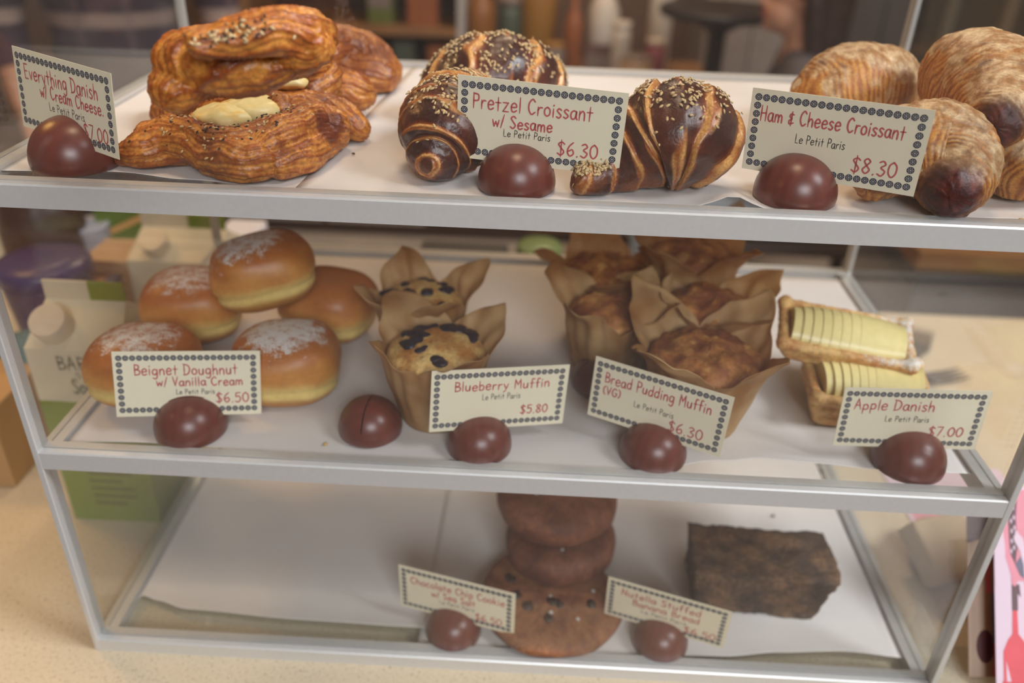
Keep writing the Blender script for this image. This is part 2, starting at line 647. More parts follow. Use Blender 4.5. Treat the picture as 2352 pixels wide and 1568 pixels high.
for z, h in ((BB, BB), (ZM, BH), (ZT, BH), (ZR, BH)):
    cpart('front_rail', MB().prism(rail_prof(h), (A, 0.0002, z - h), (W - A, 0.0002, z - h), (0, 1, 0), (0, 0, 1)), M_ALU, smooth=False)
    cpart('rear_rail', MB().prism(rail_prof(h), (A, D - 0.0002, z - h), (W - A, D - 0.0002, z - h), (0, -1, 0), (0, 0, 1)), M_ALU, smooth=False)
    for s, x in ((1, 0.0003), (-1, W - 0.0003)):
        cpart('side_rail', MB().prism(rail_prof(h - 0.0006, 0.0125), (x, DP, z - h), (x, D - DP, z - h), (s, 0, 0), (0, 0, 1)), M_ALU, smooth=False)
for x0, x1 in ((0, A), (W - A, W)):
    for y0, y1 in ((0, DP), (D - DP, D)):
        cpart('post', MB().box((x0, y0, 0), (x1, y1, ZR)), M_ALU, smooth=False, bevel=0.0006)
for z in (0.0065, ZM - 0.004, ZT - 0.004):
    cpart('shelf_sheet', MB().box((A + 0.001, 0.0124, z - 0.003), (W - A - 0.001, D - 0.0124, z)), M_SHELF, smooth=False)
for z0, z1 in ((BB, ZM - BH), (ZM, ZT - BH), (ZT, ZR - BH)):
    cpart('front_panel', MB().box((A, 0.0054, z0 - 0.001), (W - A, 0.0074, z1)), M_FRONT if z0 < ZT else M_GLASS, smooth=False)
    for x in (0.0047, W - 0.0067):
        cpart('side_panel', MB().box((x, DP, z0 - 0.001), (x + 0.002, D - DP, z1)), M_GLASS, smooth=False)
M_SCREW = plain('dark_screw', lin(70, 62, 58), rough=0.4, metal=0.6)
for x, y, z in ((0.0125, 0.245, 0.007), (W - 0.0125, 0.245, 0.007), (0.011, D - 0.02, ZM - 0.0016), (W - 0.011, D - 0.02, ZM - 0.0016)):
    cpart('screw', MB().lathe([(0.0022, -0.001), (0.0022, 0.0012), (0.001, 0.0018)], 10, (x, y, z)), M_SCREW)

SB, SM, ST = 0.0065, ZM - 0.004, ZT - 0.004
EPS = 0.0007


# ------------------------------------------------------------------ parchment
def sheet(label, x0f, x1f, y0f, y1, z, lift=None, nx=60, ny=40, seed=0, amp=0.0004):
    """x0f/x1f: left/right edge as functions of v (0 front, 1 back); y0f: front edge as function of u."""
    V, F = [], []
    for j in range(ny + 1):
        v = (j / ny) ** 1.5
        for i in range(nx + 1):
            u = i / nx
            y = y0f(u) * (1 - v) + y1 * v
            x = x0f(v) * (1 - u) + x1f(v) * u
            V.append((x, y, z))
    V = np.array(V)
    V[:, 2] += np.abs(pnoise(V, 22, seed)) * amp
    if lift is not None:
        V[:, 2] += np.array([lift(p[0], p[1]) for p in V])
    for j in range(ny):
        for i in range(nx):
            a = j * (nx + 1) + i
            F.append((a, a + 1, a + nx + 2, a + nx + 1))
    o = link('parchment_sheet', V, F, M_PAPER, loc=(V[:, 0].mean(), V[:, 1].mean(), z), recalc=False)
    md = o.modifiers.new('thickness', 'SOLIDIFY'); md.thickness = 0.00015; md.offset = 1
    return tag(o, label, 'parchment paper', 'parchment liners in the pastry case')


def pw(*ps):
    """Piecewise smooth function through (x, y) pairs."""
    xs = [p[0] for p in ps]; ys = [p[1] for p in ps]
    def f(x):
        i = max(0, min(len(xs) - 2, int(np.searchsorted(xs, x) - 1)))
        t = min(max((x - xs[i]) / (xs[i + 1] - xs[i]), 0), 1)
        t = t * t * (3 - 2 * t)
        return ys[i] * (1 - t) + ys[i + 1] * t
    return f


def edge_px(z, *px):
    """Front edge given by image points on height z: y as function of x."""
    q = [at(u, v, z) for u, v in px]
    return pw(*[(p[0], p[1]) for p in q])


ge = lambda x, c, s: math.exp(-((x - c) / s) ** 2)
# top: two sheets meeting beside the danishes
eL = edge_px(ST, (-60, 392), (270, 396), (420, 413), (760, 446))
xr = lambda v: 0.2 + 0.014 * v
sheet('left white parchment sheet lying under the danishes on the top shelf', lambda v: 0.0128, xr, lambda u: eL(0.0128 + (0.2 - 0.0128) * u), D - 0.013, ST + EPS * 0.4, seed=1)
eR = edge_px(ST, (740, 446), (1300, 462), (1660, 482), (1950, 494), (2400, 508))
sheet('wide white parchment sheet under the croissants on the top shelf', lambda v: 0.178 + 0.02 * v, lambda v: W - 0.0128 - 0.012 * (1 - v), lambda u: eR(0.178 + 0.405 * u), D - 0.0132, ST + EPS * 0.8,
      lift=lambda x, y: 0.008 * ge(x, 0.412, 0.012) * max(0, 1 - (y - 0.014) / 0.05) ** 1.5, seed=2)
# middle
eM = edge_px(SM, (100, 1014), (350, 1018), (800, 1052), (1100, 1074), (1480, 1084), (1660, 1064), (1750, 1056), (1880, 1066), (2000, 1078), (2260, 1090))
sheet('white parchment sheet under the doughnuts and muffins on the middle shelf', lambda v: 0.0128, lambda v: W - 0.0128, lambda u: eM(0.0128 + (W - 0.0256) * u), D - 0.02, SM + EPS * 0.4,
      lift=lambda x, y: 0.002 * ge(x, 0.43, 0.05) * max(0, 1 - (y - 0.02) / 0.06), seed=3, nx=100)
# bottom
eB = edge_px(SB, (300, 1390), (330, 1368), (360, 1380), (430, 1404), (700, 1432), (980, 1452))
sheet('left parchment sheet with a curled front edge on the empty bottom shelf', lambda v: 0.0128, lambda v: 0.262 - 0.01 * v, lambda u: eB(0.0128 + 0.25 * u), D - 0.014, SB + EPS * 0.4,
      lift=lambda x, y: 0.007 * max(0, 1 - (y - 0.02) / 0.035) ** 2, seed=4)
eC = edge_px(SB, (955, 1502), (1450, 1504), (1650, 1509), (1790, 1502), (1960, 1500), (2090, 1514))
sheet('right parchment sheet under the cookies and chocolate loaf on the bottom shelf', lambda v: 0.236 + 0.004 * v, lambda v: W - 0.0128, lambda u: eC(0.236 + 0.361 * u), D - 0.014, SB + EPS * 0.9,
      lift=lambda x, y: 0.003 * ge(x, 0.53, 0.04) * max(0, 1 - (y - 0.01) / 0.04), seed=5)

# ------------------------------------------------------------------ wooden card holders
def dome_shape():
    prof = [(0.6, 0.0), (0.93, 0.0), (0.985, 0.05), (1.0, 0.16)]
    for k in range(1, 15):
        a = math.pi / 2 * k / 15
        prof.append((math.cos(a) ** 0.92, 0.16 + 1.0 * math.sin(a)))
    prof.append((0.02, 1.162))
    mb = MB().lathe([(r * 0.022, z * 0.022) for r, z in prof], 48)
    o = link_mb('tmp', mb, M_WOOD)
    cut = link_mb('tmpc', MB().box((-0.03, -0.00055, 0.0115), (0.03, 0.00055, 0.03)), M_WOOD)
    md = o.modifiers.new('b', 'BOOLEAN'); md.object = cut; md.operation = 'DIFFERENCE'; md.solver = 'EXACT'
    dg = bpy.context.evaluated_depsgraph_get()
    me = bpy.data.meshes.new_from_object(o.evaluated_get(dg))
    bpy.data.objects.remove(o); bpy.data.objects.remove(cut)
    me.name = 'card_holder'
    me.polygons.foreach_set('use_smooth', [True] * len(me.polygons))
    me.set_sharp_from_angle(angle=math.radians(50))
    return me


DOME = dome_shape()


def holder(x, y, z, r, yaw, label):
    o = bpy.data.objects.new('card_holder', DOME)
    COL.objects.link(o)
    s = r / 0.022
    o.location = (x, y, z); o.scale = (s, s, s); o.rotation_euler = (0, 0, math.radians(yaw))
    return tag(o, label, 'card holder', 'round wooden card holders')


# ------------------------------------------------------------------ hand lettering
def _p(s):
    out = []
    for st in s.split(';'):
        sharp = st.startswith('!')
        out.append((sharp, [tuple(float(c) for c in q.split(',')) for q in st.lstrip('!').split()]))
    return out


GLY = {
    'a': (.5, '.42,.48 .25,.55 .08,.42 .06,.15 .2,.0 .36,.12 .43,.5;.43,.52 .42,.15 .5,.0'),
    'b': (.5, '!.08,.95 .08,.0;.08,.4 .28,.55 .43,.35 .35,.05 .08,.05'),
    'c': (.48, '.42,.45 .25,.55 .07,.35 .1,.08 .27,.0 .43,.1'),
    'd': (.52, '.42,.42 .25,.53 .07,.35 .1,.06 .28,.02 .42,.2;!.44,.95 .44,.0'),
    'e': (.5, '.08,.28 .42,.32 .38,.5 .22,.55 .07,.35 .12,.05 .28,.0 .44,.1'),
    'f': (.42, '.4,.9 .28,.95 .2,.8 .19,.0;!.05,.5 .38,.52'),
    'g': (.52, '.42,.45 .25,.55 .07,.4 .1,.12 .26,.05 .42,.25;.44,.52 .43,-.1 .3,-.33 .08,-.25'),
    'h': (.5, '!.08,.95 .08,0;.08,.32 .25,.54 .4,.4 .42,0'),
    'i': (.22, '!.1,.52 .1,0;!.1,.72 .115,.77'),
    'k': (.48, '!.08,.95 .08,0;!.4,.52 .1,.25 .44,0'),
    'l': (.2, '!.1,.95 .1,0'),
    'm': (.7, '!.07,.52 .07,0;.07,.35 .2,.53 .33,.4 .34,0;.34,.35 .47,.53 .6,.4 .62,0'),
    'n': (.5, '!.07,.53 .07,0;.07,.33 .25,.54 .4,.4 .42,0'),
    'o': (.5, '.25,.54 .08,.4 .08,.12 .25,0 .42,.12 .42,.4 .25,.54'),
    'p': (.5, '!.08,.52 .08,-.35;.08,.42 .27,.54 .42,.35 .35,.06 .08,.06'),
    'r': (.4, '!.08,.52 .08,0;.08,.32 .2,.5 .36,.5'),
    's': (.42, '.36,.48 .2,.55 .08,.43 .2,.3 .35,.16 .22,.0 .05,.07'),
    't': (.42, '!.2,.85 .2,.0;!.02,.52 .38,.53'),
    'u': (.52, '.08,.52 .09,.12 .22,0 .38,.12 .42,.52;!.42,.52 .43,0'),
    'v': (.46, '!.05,.52 .22,0 .42,.52'),
    'w': (.62, '!.04,.52 .16,0 .3,.4 .44,0 .56,.52'),
    'y': (.5, '!.06,.52 .24,.05;!.44,.52 .2,-.2 .06,-.33'),
    'z': (.5, '!.06,.52 .42,.52 .06,0 .44,0'),
    'A': (.55, '!.03,0 .25,.95 .5,0;!.12,.35 .42,.35'),
    'B': (.55, '!.1,.95 .1,0;.1,.93 .4,.85 .38,.58 .1,.5;.1,.5 .48,.4 .45,.1 .1,.02'),
    'C': (.58, '.5,.8 .32,.95 .1,.7 .08,.3 .28,.0 .52,.15'),
    'D': (.62, '!.1,.95 .1,0;.02,.95 .4,.85 .55,.5 .4,.1 .05,0'),
    'E': (.55, '!.5,.95 .1,.95 .1,0 .5,0;!.1,.5 .42,.5'),
    'G': (.6, '.5,.8 .3,.95 .08,.6 .12,.15 .35,0 .52,.2 .52,.42;!.34,.42 .55,.42'),
    'H': (.6, '!.1,.95 .1,0;!.5,.95 .5,0;!.1,.48 .5,.5'),
    'I': (.25, '!.12,.95 .12,0'),
    'L': (.5, '!.1,.95 .1,0 .45,0'),
    'M': (.68, '!.08,0 .1,.95 .33,.4 .56,.95 .6,0'),
    'N': (.6, '!.08,0 .1,.95 .5,0 .5,.95'),
    'P': (.52, '!.1,.95 .1,0;.1,.93 .42,.85 .42,.52 .1,.45'),
    'R': (.55, '!.1,.95 .1,0;.1,.93 .42,.85 .42,.55 .1,.48;!.15,.48 .48,0'),
    'S': (.55, '.48,.82 .3,.95 .1,.78 .28,.52 .46,.25 .28,0 .06,.12'),
    'T': (.55, '!.02,.95 .5,.95;!.26,.95 .26,0'),
    'V': (.52, '!.04,.95 .25,0 .48,.95'),
    '$': (.55, '.48,.8 .3,.92 .1,.76 .28,.5 .46,.25 .28,0 .06,.12;!.27,1.06 .27,-.12'),
    '&': (.5, '.42,.62 .2,.66 .12,.48 .3,.36 .1,.22 .14,.02 .44,.1;!.28,.8 .26,-.08'),
    '/': (.32, '!.03,-.08 .28,.95'),
    '.': (.22, '!.1,.0 .12,.04'),
    '(': (.3, '.24,.98 .08,.7 .08,.25 .24,-.05'),
    ')': (.3, '.06,.98 .22,.7 .22,.25 .06,-.05'),
    '0': (.55, '.28,.95 .08,.7 .08,.25 .28,0 .48,.25 .48,.7 .28,.95'),
    '3': (.5, '.08,.85 .28,.95 .42,.75 .2,.52 .44,.3 .28,0 .05,.1'),
    '5': (.52, '!.46,.95 .12,.95 .1,.55;.1,.55 .35,.6 .46,.3 .3,0 .06,.08'),
    '6': (.52, '.4,.95 .15,.65 .07,.25 .25,0 .45,.18 .36,.45 .1,.3'),
    '7': (.5, '!.05,.95 .46,.95 .18,0'),
    '8': (.52, '.4,.85 .25,.95 .1,.78 .25,.52 .45,.25 .26,0 .07,.22 .25,.5 .42,.75 .4,.85'),
    ' ': (.3, ''),
}


def letter_strokes(text):
    out, x = [], 0.0
    rs = random.Random(hash(text) % 999 if False else len(text) * 7)
    for ch in text:
        w, s = GLY[ch]
        if s:
            dy = rs.uniform(-0.03, 0.03); k = rs.uniform(0.95, 1.05)
            for sharp, pts in _p(s):
                out.append((sharp, [(x + px, py * k + dy) for px, py in pts]))
        x += w + 0.07
    return out, x


def ribbon(mb, pts, w, y, mi, sharp):
    P = np.array(pts, float)
    Q = P if (sharp or len(P) < 3) else cr_path(P, len(P) * 5)
    if len(Q) == 2: Q = np.vstack([Q[0], (Q[0] + Q[1]) / 2, Q[1]])
    T = np.gradient(Q, axis=0); T /= np.linalg.norm(T, axis=1)[:, None] + 1e-9
    Nn = np.column_stack([-T[:, 1], T[:, 0]])
    Q = Q.copy(); Q[0] -= T[0] * w * 0.4; Q[-1] += T[-1] * w * 0.4
    prof = np.ones(len(Q)); prof[0] = prof[-1] = 0.55
    L = Q + Nn * (w / 2 * prof)[:, None]; R = Q - Nn * (w / 2 * prof)[:, None]
    if sharp and len(P) > 2:      # separate segments with overlap at the corners
        for a, b in zip(P[:-1], P[1:]):
            ribbon(mb, [a, b], w, y, mi, True)
        return
    n = len(Q)
    V = [(p[0], y, p[1]) for p in L] + [(p[0], y, p[1]) for p in R]
    mb.add(V, [(i, i + 1, n + i + 1, n + i) for i in range(n - 1)], mi)


def write(mb, text, u0, u1, vb, cap, pen, mi, cw, ch, y=-0.00034):
    st, wd = letter_strokes(text)
    x0, x1 = (u0 - 0.5) * cw, (u1 - 0.5) * cw
    sx = (x1 - x0) / wd
    sy = cap * ch
    zb = (0.5 - vb) * ch
    for sharp, pts in st:
        ribbon(mb, [(x0 + px * sx, zb + py * sy) for px, py in pts], pen, y, mi, sharp)


def rosette(mb, x, z, r, y):
    n = 14
    mb.add([(x + r * math.cos(2 * math.pi * k / n), y, z + r * math.sin(2 * math.pi * k / n)) for k in range(n)], [tuple(range(n - 1, -1, -1))], 1)
    y2 = y - 0.00004
    for k in range(8):
        a = 2 * math.pi * k / 8 + 0.2
        c, s = math.cos(a), math.sin(a)
        def q(rr, t): return (x + rr * c - t * s, y2, z + rr * s + t * c)
        mb.add([q(r * 0.3, 0), q(r * 0.6, -r * 0.1), q(r * 0.84, 0), q(r * 0.6, r * 0.1)], [(0, 1, 2, 3)], 2)
    m = 8
    mb.add([(x + r * .2 * math.cos(2 * math.pi * k / m), y2, z + r * .2 * math.sin(2 * math.pi * k / m)) for k in range(m)], [tuple(range(m - 1, -1, -1))], 2)


def price_card(pos, ang, lines, label, cw=0.0889, ch=0.0445):
    mb = MB().box((-cw / 2, -0.0002, -ch / 2), (cw / 2, 0.0002, ch / 2))
    nx, ny = 21, 9
    for i in range(nx):
        for j in range(ny):
            if i in (0, nx - 1) or j in (0, ny - 1):
                rosette(mb, (-0.5 + 0.042 + 0.908 * i / (nx - 1)) * cw, (0.5 - 0.1 - 0.8 * j / (ny - 1)) * ch, 0.00188, -0.00028)
    for text, u0, u1, vb, cap, red in lines:
        write(mb, text, u0, u1, vb, cap, (0.00088 if cap > 0.125 else 0.00078) if red else 0.00042, 3 if red else 4, cw, ch)
    o = link('price_card', mb.v, mb.f, [M_CARD, M_NAVY, M_STAR, M_RED, M_PEN], mi=mb.mi, smooth=False, recalc=False)
    R = Matrix.Rotation(math.radians(ang[0]), 4, 'Z') @ Matrix.Rotation(math.radians(ang[1]), 4, 'X') @ Matrix.Rotation(math.radians(ang[2]), 4, 'Y')
    o.matrix_world = Matrix.Translation(pos) @ R
    return tag(o, label, 'price card', 'hand lettered price cards')


LP = 'Le Petit Paris'
CARDS = [
    ((0.0491, 0.0442, 0.3911), (-30.6, -5.7, 1.5), [('Everything Danish', .1, .86, .36, .19, 1), ('w/ Cream Cheese.', .25, .9, .53, .16, 1), (LP, .33, .7, .67, .1, 0), ('$7.00', .67, .92, .86, .17, 1)],
     'cream price card reading Everything Danish w/ Cream Cheese, $7.00'),
    ((0.3083, 0.0334, 0.3914), (-7.8, 2.4, 2.1), [('Pretzel Croissant', .09, .815, .37, .19, 1), ('w/ Sesame', .215, .585, .56, .15, 1), (LP, .285, .575, .67, .09, 0), ('$6.30', .615, .87, .82, .17, 1)],
     'cream price card reading Pretzel Croissant w/ Sesame, $6.30'),
    ((0.4606, 0.0296, 0.391), (-26.2, 3.2, -.9), [('Ham & Cheese Croissant', .065, .885, .37, .18, 1), (LP, .29, .58, .58, .11, 0), ('$8.30', .63, .89, .82, .18, 1)],
     'cream price card reading Ham & Cheese Croissant, $8.30'),
    ((0.0905, 0.038, 0.2142), (15.0, -10.5, 4.9), [('Beignet Doughnut', .135, .845, .36, .17, 1), ('w/ Vanilla Cream', .28, .88, .53, .14, 1), (LP, .41, .68, .66, .08, 0), ('$6.50', .68, .92, .8, .15, 1)],
     'cream price card reading Beignet Doughnut w/ Vanilla Cream, $6.50'),
    ((0.2911, 0.0361, 0.2159), (16.3, -1.9, 3.6), [('Blueberry Muffin', .165, .87, .35, .16, 1), (LP, .37, .655, .51, .1, 0), ('$5.80', .66, .875, .78, .14, 1)],
     'cream price card reading Blueberry Muffin, $5.80'),
    ((0.3908, 0.0333, 0.2175), (-23.2, -2.5, 2.2), [('Bread Pudding Muffin', .09, .88, .37, .18, 1), ('(VG)', .09, .23, .56, .14, 1), (LP, .33, .63, .62, .1, 0), ('$6.30', .6, .86, .83, .17, 1)],
     'cream price card reading Bread Pudding Muffin (VG), $6.30'),
    ((0.5509, 0.0367, 0.215), (-1.5, -.4, -2.3), [('Apple Danish', .09, .65, .36, .18, 1), (LP, .32, .63, .55, .1, 0), ('$7.00', .64, .89, .78, .16, 1)],
     'cream price card reading Apple Danish, $7.00'),
    ((0.264, 0.0263, 0.0436), (-13.9, 2.5, .6), [('Chocolate Chip Cookie', .1, .92, .37, .17, 1), ('w/ Sea Salt', .28, .67, .56, .15, 1), (LP, .35, .66, .68, .08, 0), ('$6.50', .66, .9, .86, .16, 1)],
     'cream price card reading Chocolate Chip Cookie w/ Sea Salt, $6.50'),
    ((0.4166, 0.0255, 0.0429), (-17.1, 7.6, .85), [('Nutella Stuffed', .12, .78, .36, .17, 1), ('Banana Bread', .22, .78, .55, .16, 1), (LP, .3, .68, .68, .08, 0), ('$6.50', .66, .93, .86, .16, 1)],
     'cream price card on the bottom shelf in front of the chocolate loaf'),
]
for c in CARDS:
    price_card(*c)
E2 = EPS * 1.6
for x, y, z, r, yaw, lb in [
    (0.0489, 0.0426, ST, 0.0239, -30.6, 'wooden dome holding the Everything Danish card'),
    (0.2972, 0.0357, ST, 0.0214, -7.8, 'wooden dome holding the Pretzel Croissant card'),
    (0.4490, 0.0363, ST, 0.0222, -26.2, 'wooden dome holding the Ham & Cheese Croissant card'),
    (0.0883, 0.0345, SM, 0.0231, 15.0, 'wooden dome holding the Beignet Doughnut card'),
    (0.2052, 0.0444, SM, 0.0211, 84.0, 'wooden dome with a bare slot and no card'),
    (0.2788, 0.0319, SM, 0.0212, 16.3, 'wooden dome holding the Blueberry Muffin card'),
    (0.3631, 0.1135, SM, 0.0225, 20.0, 'wooden dome half hidden behind the Bread Pudding Muffin card'),
    (0.3917, 0.0320, SM, 0.0217, -23.2, 'wooden dome holding the Bread Pudding Muffin card'),
    (0.5572, 0.0365, SM, 0.0230, -1.5, 'wooden dome holding the Apple Danish card'),
    (0.2615, 0.0278, SB, 0.0209, -13.9, 'wooden dome holding the Chocolate Chip Cookie card'),
    (0.4162, 0.0281, SB, 0.0208, -17.1, 'wooden dome in front of the chocolate loaf holding a tilted card'),
]:
    holder(x, y, z + E2 * 0.9, r, yaw, lb)
# ------------------------------------------------------------------ pastry materials
M_DANISH = baked('danish_crust', rough=0.36, scale=520, amt=0.34, bump=0.5, coat=0.0, spec=0.5)
M_PRETZEL = baked('pretzel_crust', rough=0.3, scale=800, amt=0.35, bump=0.45, coat=0.25)
M_HAM = baked('cheese_crust', rough=0.5, scale=650, amt=0.32, bump=0.5)
M_CREAM = baked('cream_cheese', rough=0.4, scale=300, amt=0.08, bump=0.2)
M_SEED = plain('sesame_seed', lin(222, 190, 140), rough=0.45, noise=(500, 0.75))
M_MIX = plain('dark_seed', lin(60, 42, 32), rough=0.5)
M_FRY = baked('doughnut_crust', rough=0.42, scale=260, amt=0.1, bump=0.12, sugar=True)
M_WRAP = NT('brown_baking_paper')
_n = M_WRAP.noise(45, 4); _n2 = M_WRAP.noise(16, 3)
_c = M_WRAP.mix(1.0, M_WRAP.ramp(_n, [(0.3, lin(224, 184, 128)), (0.7, lin(243, 211, 158))]), M_WRAP.ramp(_n2, [(0.38, lin(222, 192, 160)), (0.56, (1, 1, 1, 1))]), 'MULTIPLY')
M_WRAP.l(_c, M_WRAP.b.inputs['Base Color'])
M_WRAP.b.inputs['Roughness'].default_value = 0.55
_tl = M_WRAP.n('ShaderNodeBsdfTranslucent'); M_WRAP.l(_c, _tl.inputs[0])
_mx = M_WRAP.n('ShaderNodeMixShader'); _mx.inputs[0].default_value = 0.45
M_WRAP.l(M_WRAP.b.outputs[0], _mx.inputs[1]); M_WRAP.l(_tl.outputs[0], _mx.inputs[2]); M_WRAP.l(_mx.outputs[0], M_WRAP.out.inputs[0])
M_WRAP.bump(M_WRAP.noise(120, 3), 0.25, 0.001)
M_WRAP = M_WRAP.m
M_CRUMB = baked('muffin_crumb', rough=0.6, scale=420, amt=0.3, bump=0.6, bdist=0.001)
M_BERRY = plain('baked_blueberry', lin(42, 30, 48), rough=0.35, noise=(300, 0.7), bump=0.3)
M_TART = baked('tart_crust', rough=0.6, scale=500, amt=0.32, bump=0.5, sugar=True)
M_APPLE = plain('baked_apple', lin(242, 222, 154), rough=0.32, noise=(160, 0.94), bump=0.12)
M_COOKIE = baked('cookie_crumb', rough=0.65, scale=380, amt=0.3, bump=0.6, bdist=0.0012)
M_CHIP = plain('chocolate_chip', lin(58, 34, 28), rough=0.35, noise=(200, 0.8))
M_SALT = plain('salt_flake', lin(226, 216, 210), rough=0.3)
M_LOAF = baked('chocolate_loaf', rough=0.75, scale=330, amt=0.45, bump=0.9, bdist=0.0016)

GOLD, AMBER, BROWN, DARK, RUST = lin(214, 152, 72), lin(184, 112, 46), lin(136, 70, 30), lin(84, 40, 28), lin(182, 92, 46)


def flatten(V, z0, soft=0.006):
    """Settle a shape on the surface z0: whatever would hang below is pressed flat."""
    V = V.copy()
    d = V[:, 2] - z0
    m = d < soft
    V[m, 2] = z0 + soft * np.exp((d[m] - soft) / soft * 1.0) * 0.999
    V[:, 2] = np.maximum(V[:, 2] - soft * 0.2 * (d < soft), z0 + 0.00002)
    return V


# ------------------------------------------------------------------ croissants
def croissant(path, radii, z0, kind, label, layers=3.4, nt=150, na=88, flat=0.95, seed=0, skew=0.5, nseeds=0, seedcut=0.35, name='croissant', group=None, step=0.085, mid=0.5, up=(0, 0, 1)):
    C = cr_path(np.column_stack([path, radii]), nt)
    P, r = C[:, :3], C[:, 3]
    T, S, U = frames(P, up)
    V = np.zeros((nt, na, 3)); tt = np.zeros((nt, na)); aa = np.zeros((nt, na))
    for i in range(nt):
        a = np.linspace(0, 2 * math.pi, na, endpoint=False)
        t = i / (nt - 1)
        e = min(1, math.sqrt(max(1e-4, 1 - (abs(t - 0.5) * 2) ** 9)))
        V[i] = P[i] + r[i] * e * (np.cos(a)[:, None] * S[i] + flat * np.sin(a)[:, None] * U[i])
        tt[i] = t; aa[i] = a
    V = V.reshape(-1, 3); tt = tt.ravel(); aa = aa.ravel()
    F = []
    for i in range(nt - 1):
        for k in range(na):
            F.append((i * na + k, i * na + (k + 1) % na, (i + 1) * na + (k + 1) % na, (i + 1) * na + k))
    F.append(tuple(range(na - 1, -1, -1))); F.append(tuple(range((nt - 1) * na, nt * na)))
    N = vnormals(V, F)
    nz = pnoise(V, 60, seed)
    u = np.abs(tt - mid) / np.maximum(mid, 1 - mid) * 1.0
    ph = u * layers + 0.35 + skew * 0.5 * np.cos(aa + 0.6) * np.sign(tt - mid) * 0.6 + 0.14 * nz
    f = ph - np.floor(ph)
    rr = np.repeat(r, na)
    bulge = step * (1.1 - 0.9 * f ** 1.4) * np.clip(f * 9, 0, 1) - step * 0.5
    disp = bulge * rr + 0.0007 * fbm(V, 220, seed + 2)
    if kind == 'pretzel':
        lam = np.sin(ph * 2 * math.pi * 4 + 2.5 * pnoise(V, 60, seed + 9))
        ew = 0.1 + 0.16 * sstep(-0.5, 0.6, pnoise(V, 55, seed + 12))
        disp = disp + 0.00028 * lam * (f < ew + 0.1) + 0.0006 * fbm(V, 90, seed + 13)
    if kind == 'ham':
        lam = np.sin(ph * 2 * math.pi * 7 + 3.0 * pnoise(V, 45, seed + 9) + 1.2 * np.sin(aa * 2))
        disp = disp * 0.5 + 0.00018 * lam + 0.0016 * fbm(V, 55, seed + 4) + 0.0006 * fbm(V, 200, seed + 14)
    V = V + N * disp[:, None]
    V = flatten(V, z0, 0.005)
    N = vnormals(V, F)
    n1 = fbm(V, 160, seed + 5); n2 = fbm(V, 45, seed + 6)
    h = (V[:, 2] - z0)
    if kind == 'pretzel':
        crust = lerp(lin(62, 27, 22), lin(104, 50, 32), sstep(-0.3, 0.5, n2))
        torn = lerp(lin(170, 92, 40), lin(226, 166, 96), sstep(-0.5, 0.6, n1 + 0.5 * lam))
        e = 1 - sstep(0, 0.1, f - ew + 0.1 * n1)
        rim = sstep(0.86, 0.99, f)
        c = lerp(crust, torn, np.clip(e, 0, 1))
        c = lerp(c, np.array(lin(150, 74, 36)), rim * 0.8)
        c = lerp(c, np.array(lin(170, 98, 46)), (1 - sstep(0.0, 0.02, h)) * 0.55 * sstep(-0.4, 0.3, n2))
        w = sstep(seedcut, 0.9, N[:, 2]) * (1 - 0.75 * e) * (0.25 + np.clip(n2 + 0.5, 0, 2)) ** 2
    else:
        base = lerp(np.array(AMBER), np.array(GOLD), sstep(-0.4, 0.6, lam * 0.6 + n1))
        base = lerp(base, np.array(BROWN), sstep(0.25, 0.9, -lam + n2) * 0.75)
        ch = sstep(-0.05, 0.4, n2 * 0.9 + 0.3 * n1 + (N[:, 2] - 0.25) * 0.9 + seedcut * (tt - 0.4))
        chc = lerp(lin(164, 118, 74), lin(226, 198, 158), sstep(-0.35, 0.4, n1))
        c = lerp(base, chc, ch * 0.85)
        c = lerp(c, np.array(lin(104, 54, 32)), sstep(0.1, 0.6, fbm(V, 90, seed + 8)) * 0.85)
        end = sstep(0.86, 0.97, tt + 0.03 * n2)
        c = lerp(c, lerp(lin(66, 26, 22), lin(112, 52, 40), sstep(-0.3, 0.6, n1)), end)
        w = None
    base = np.array([V[:, 0].mean(), V[:, 1].mean(), z0])
    o = link(name, V, F, M_PRETZEL if kind == 'pretzel' else M_HAM, cols=c, loc=base)
    tag(o, label, 'croissant', group)
    if nseeds:
        sv, sf = seeds_mesh(V, N, w, nseeds, seed=seed)
        s = link('sesame_topping', sv - base, sf, M_SEED, parent=o)
        s['kind'] = 'stuff'
    return o, V, N


def pxz(*p):
    """(u, v, height) points of the photo, height above the shelf at z0 -> world."""
    return lambda z0: np.array([at(u, v, z0 + h) for u, v, h in p])


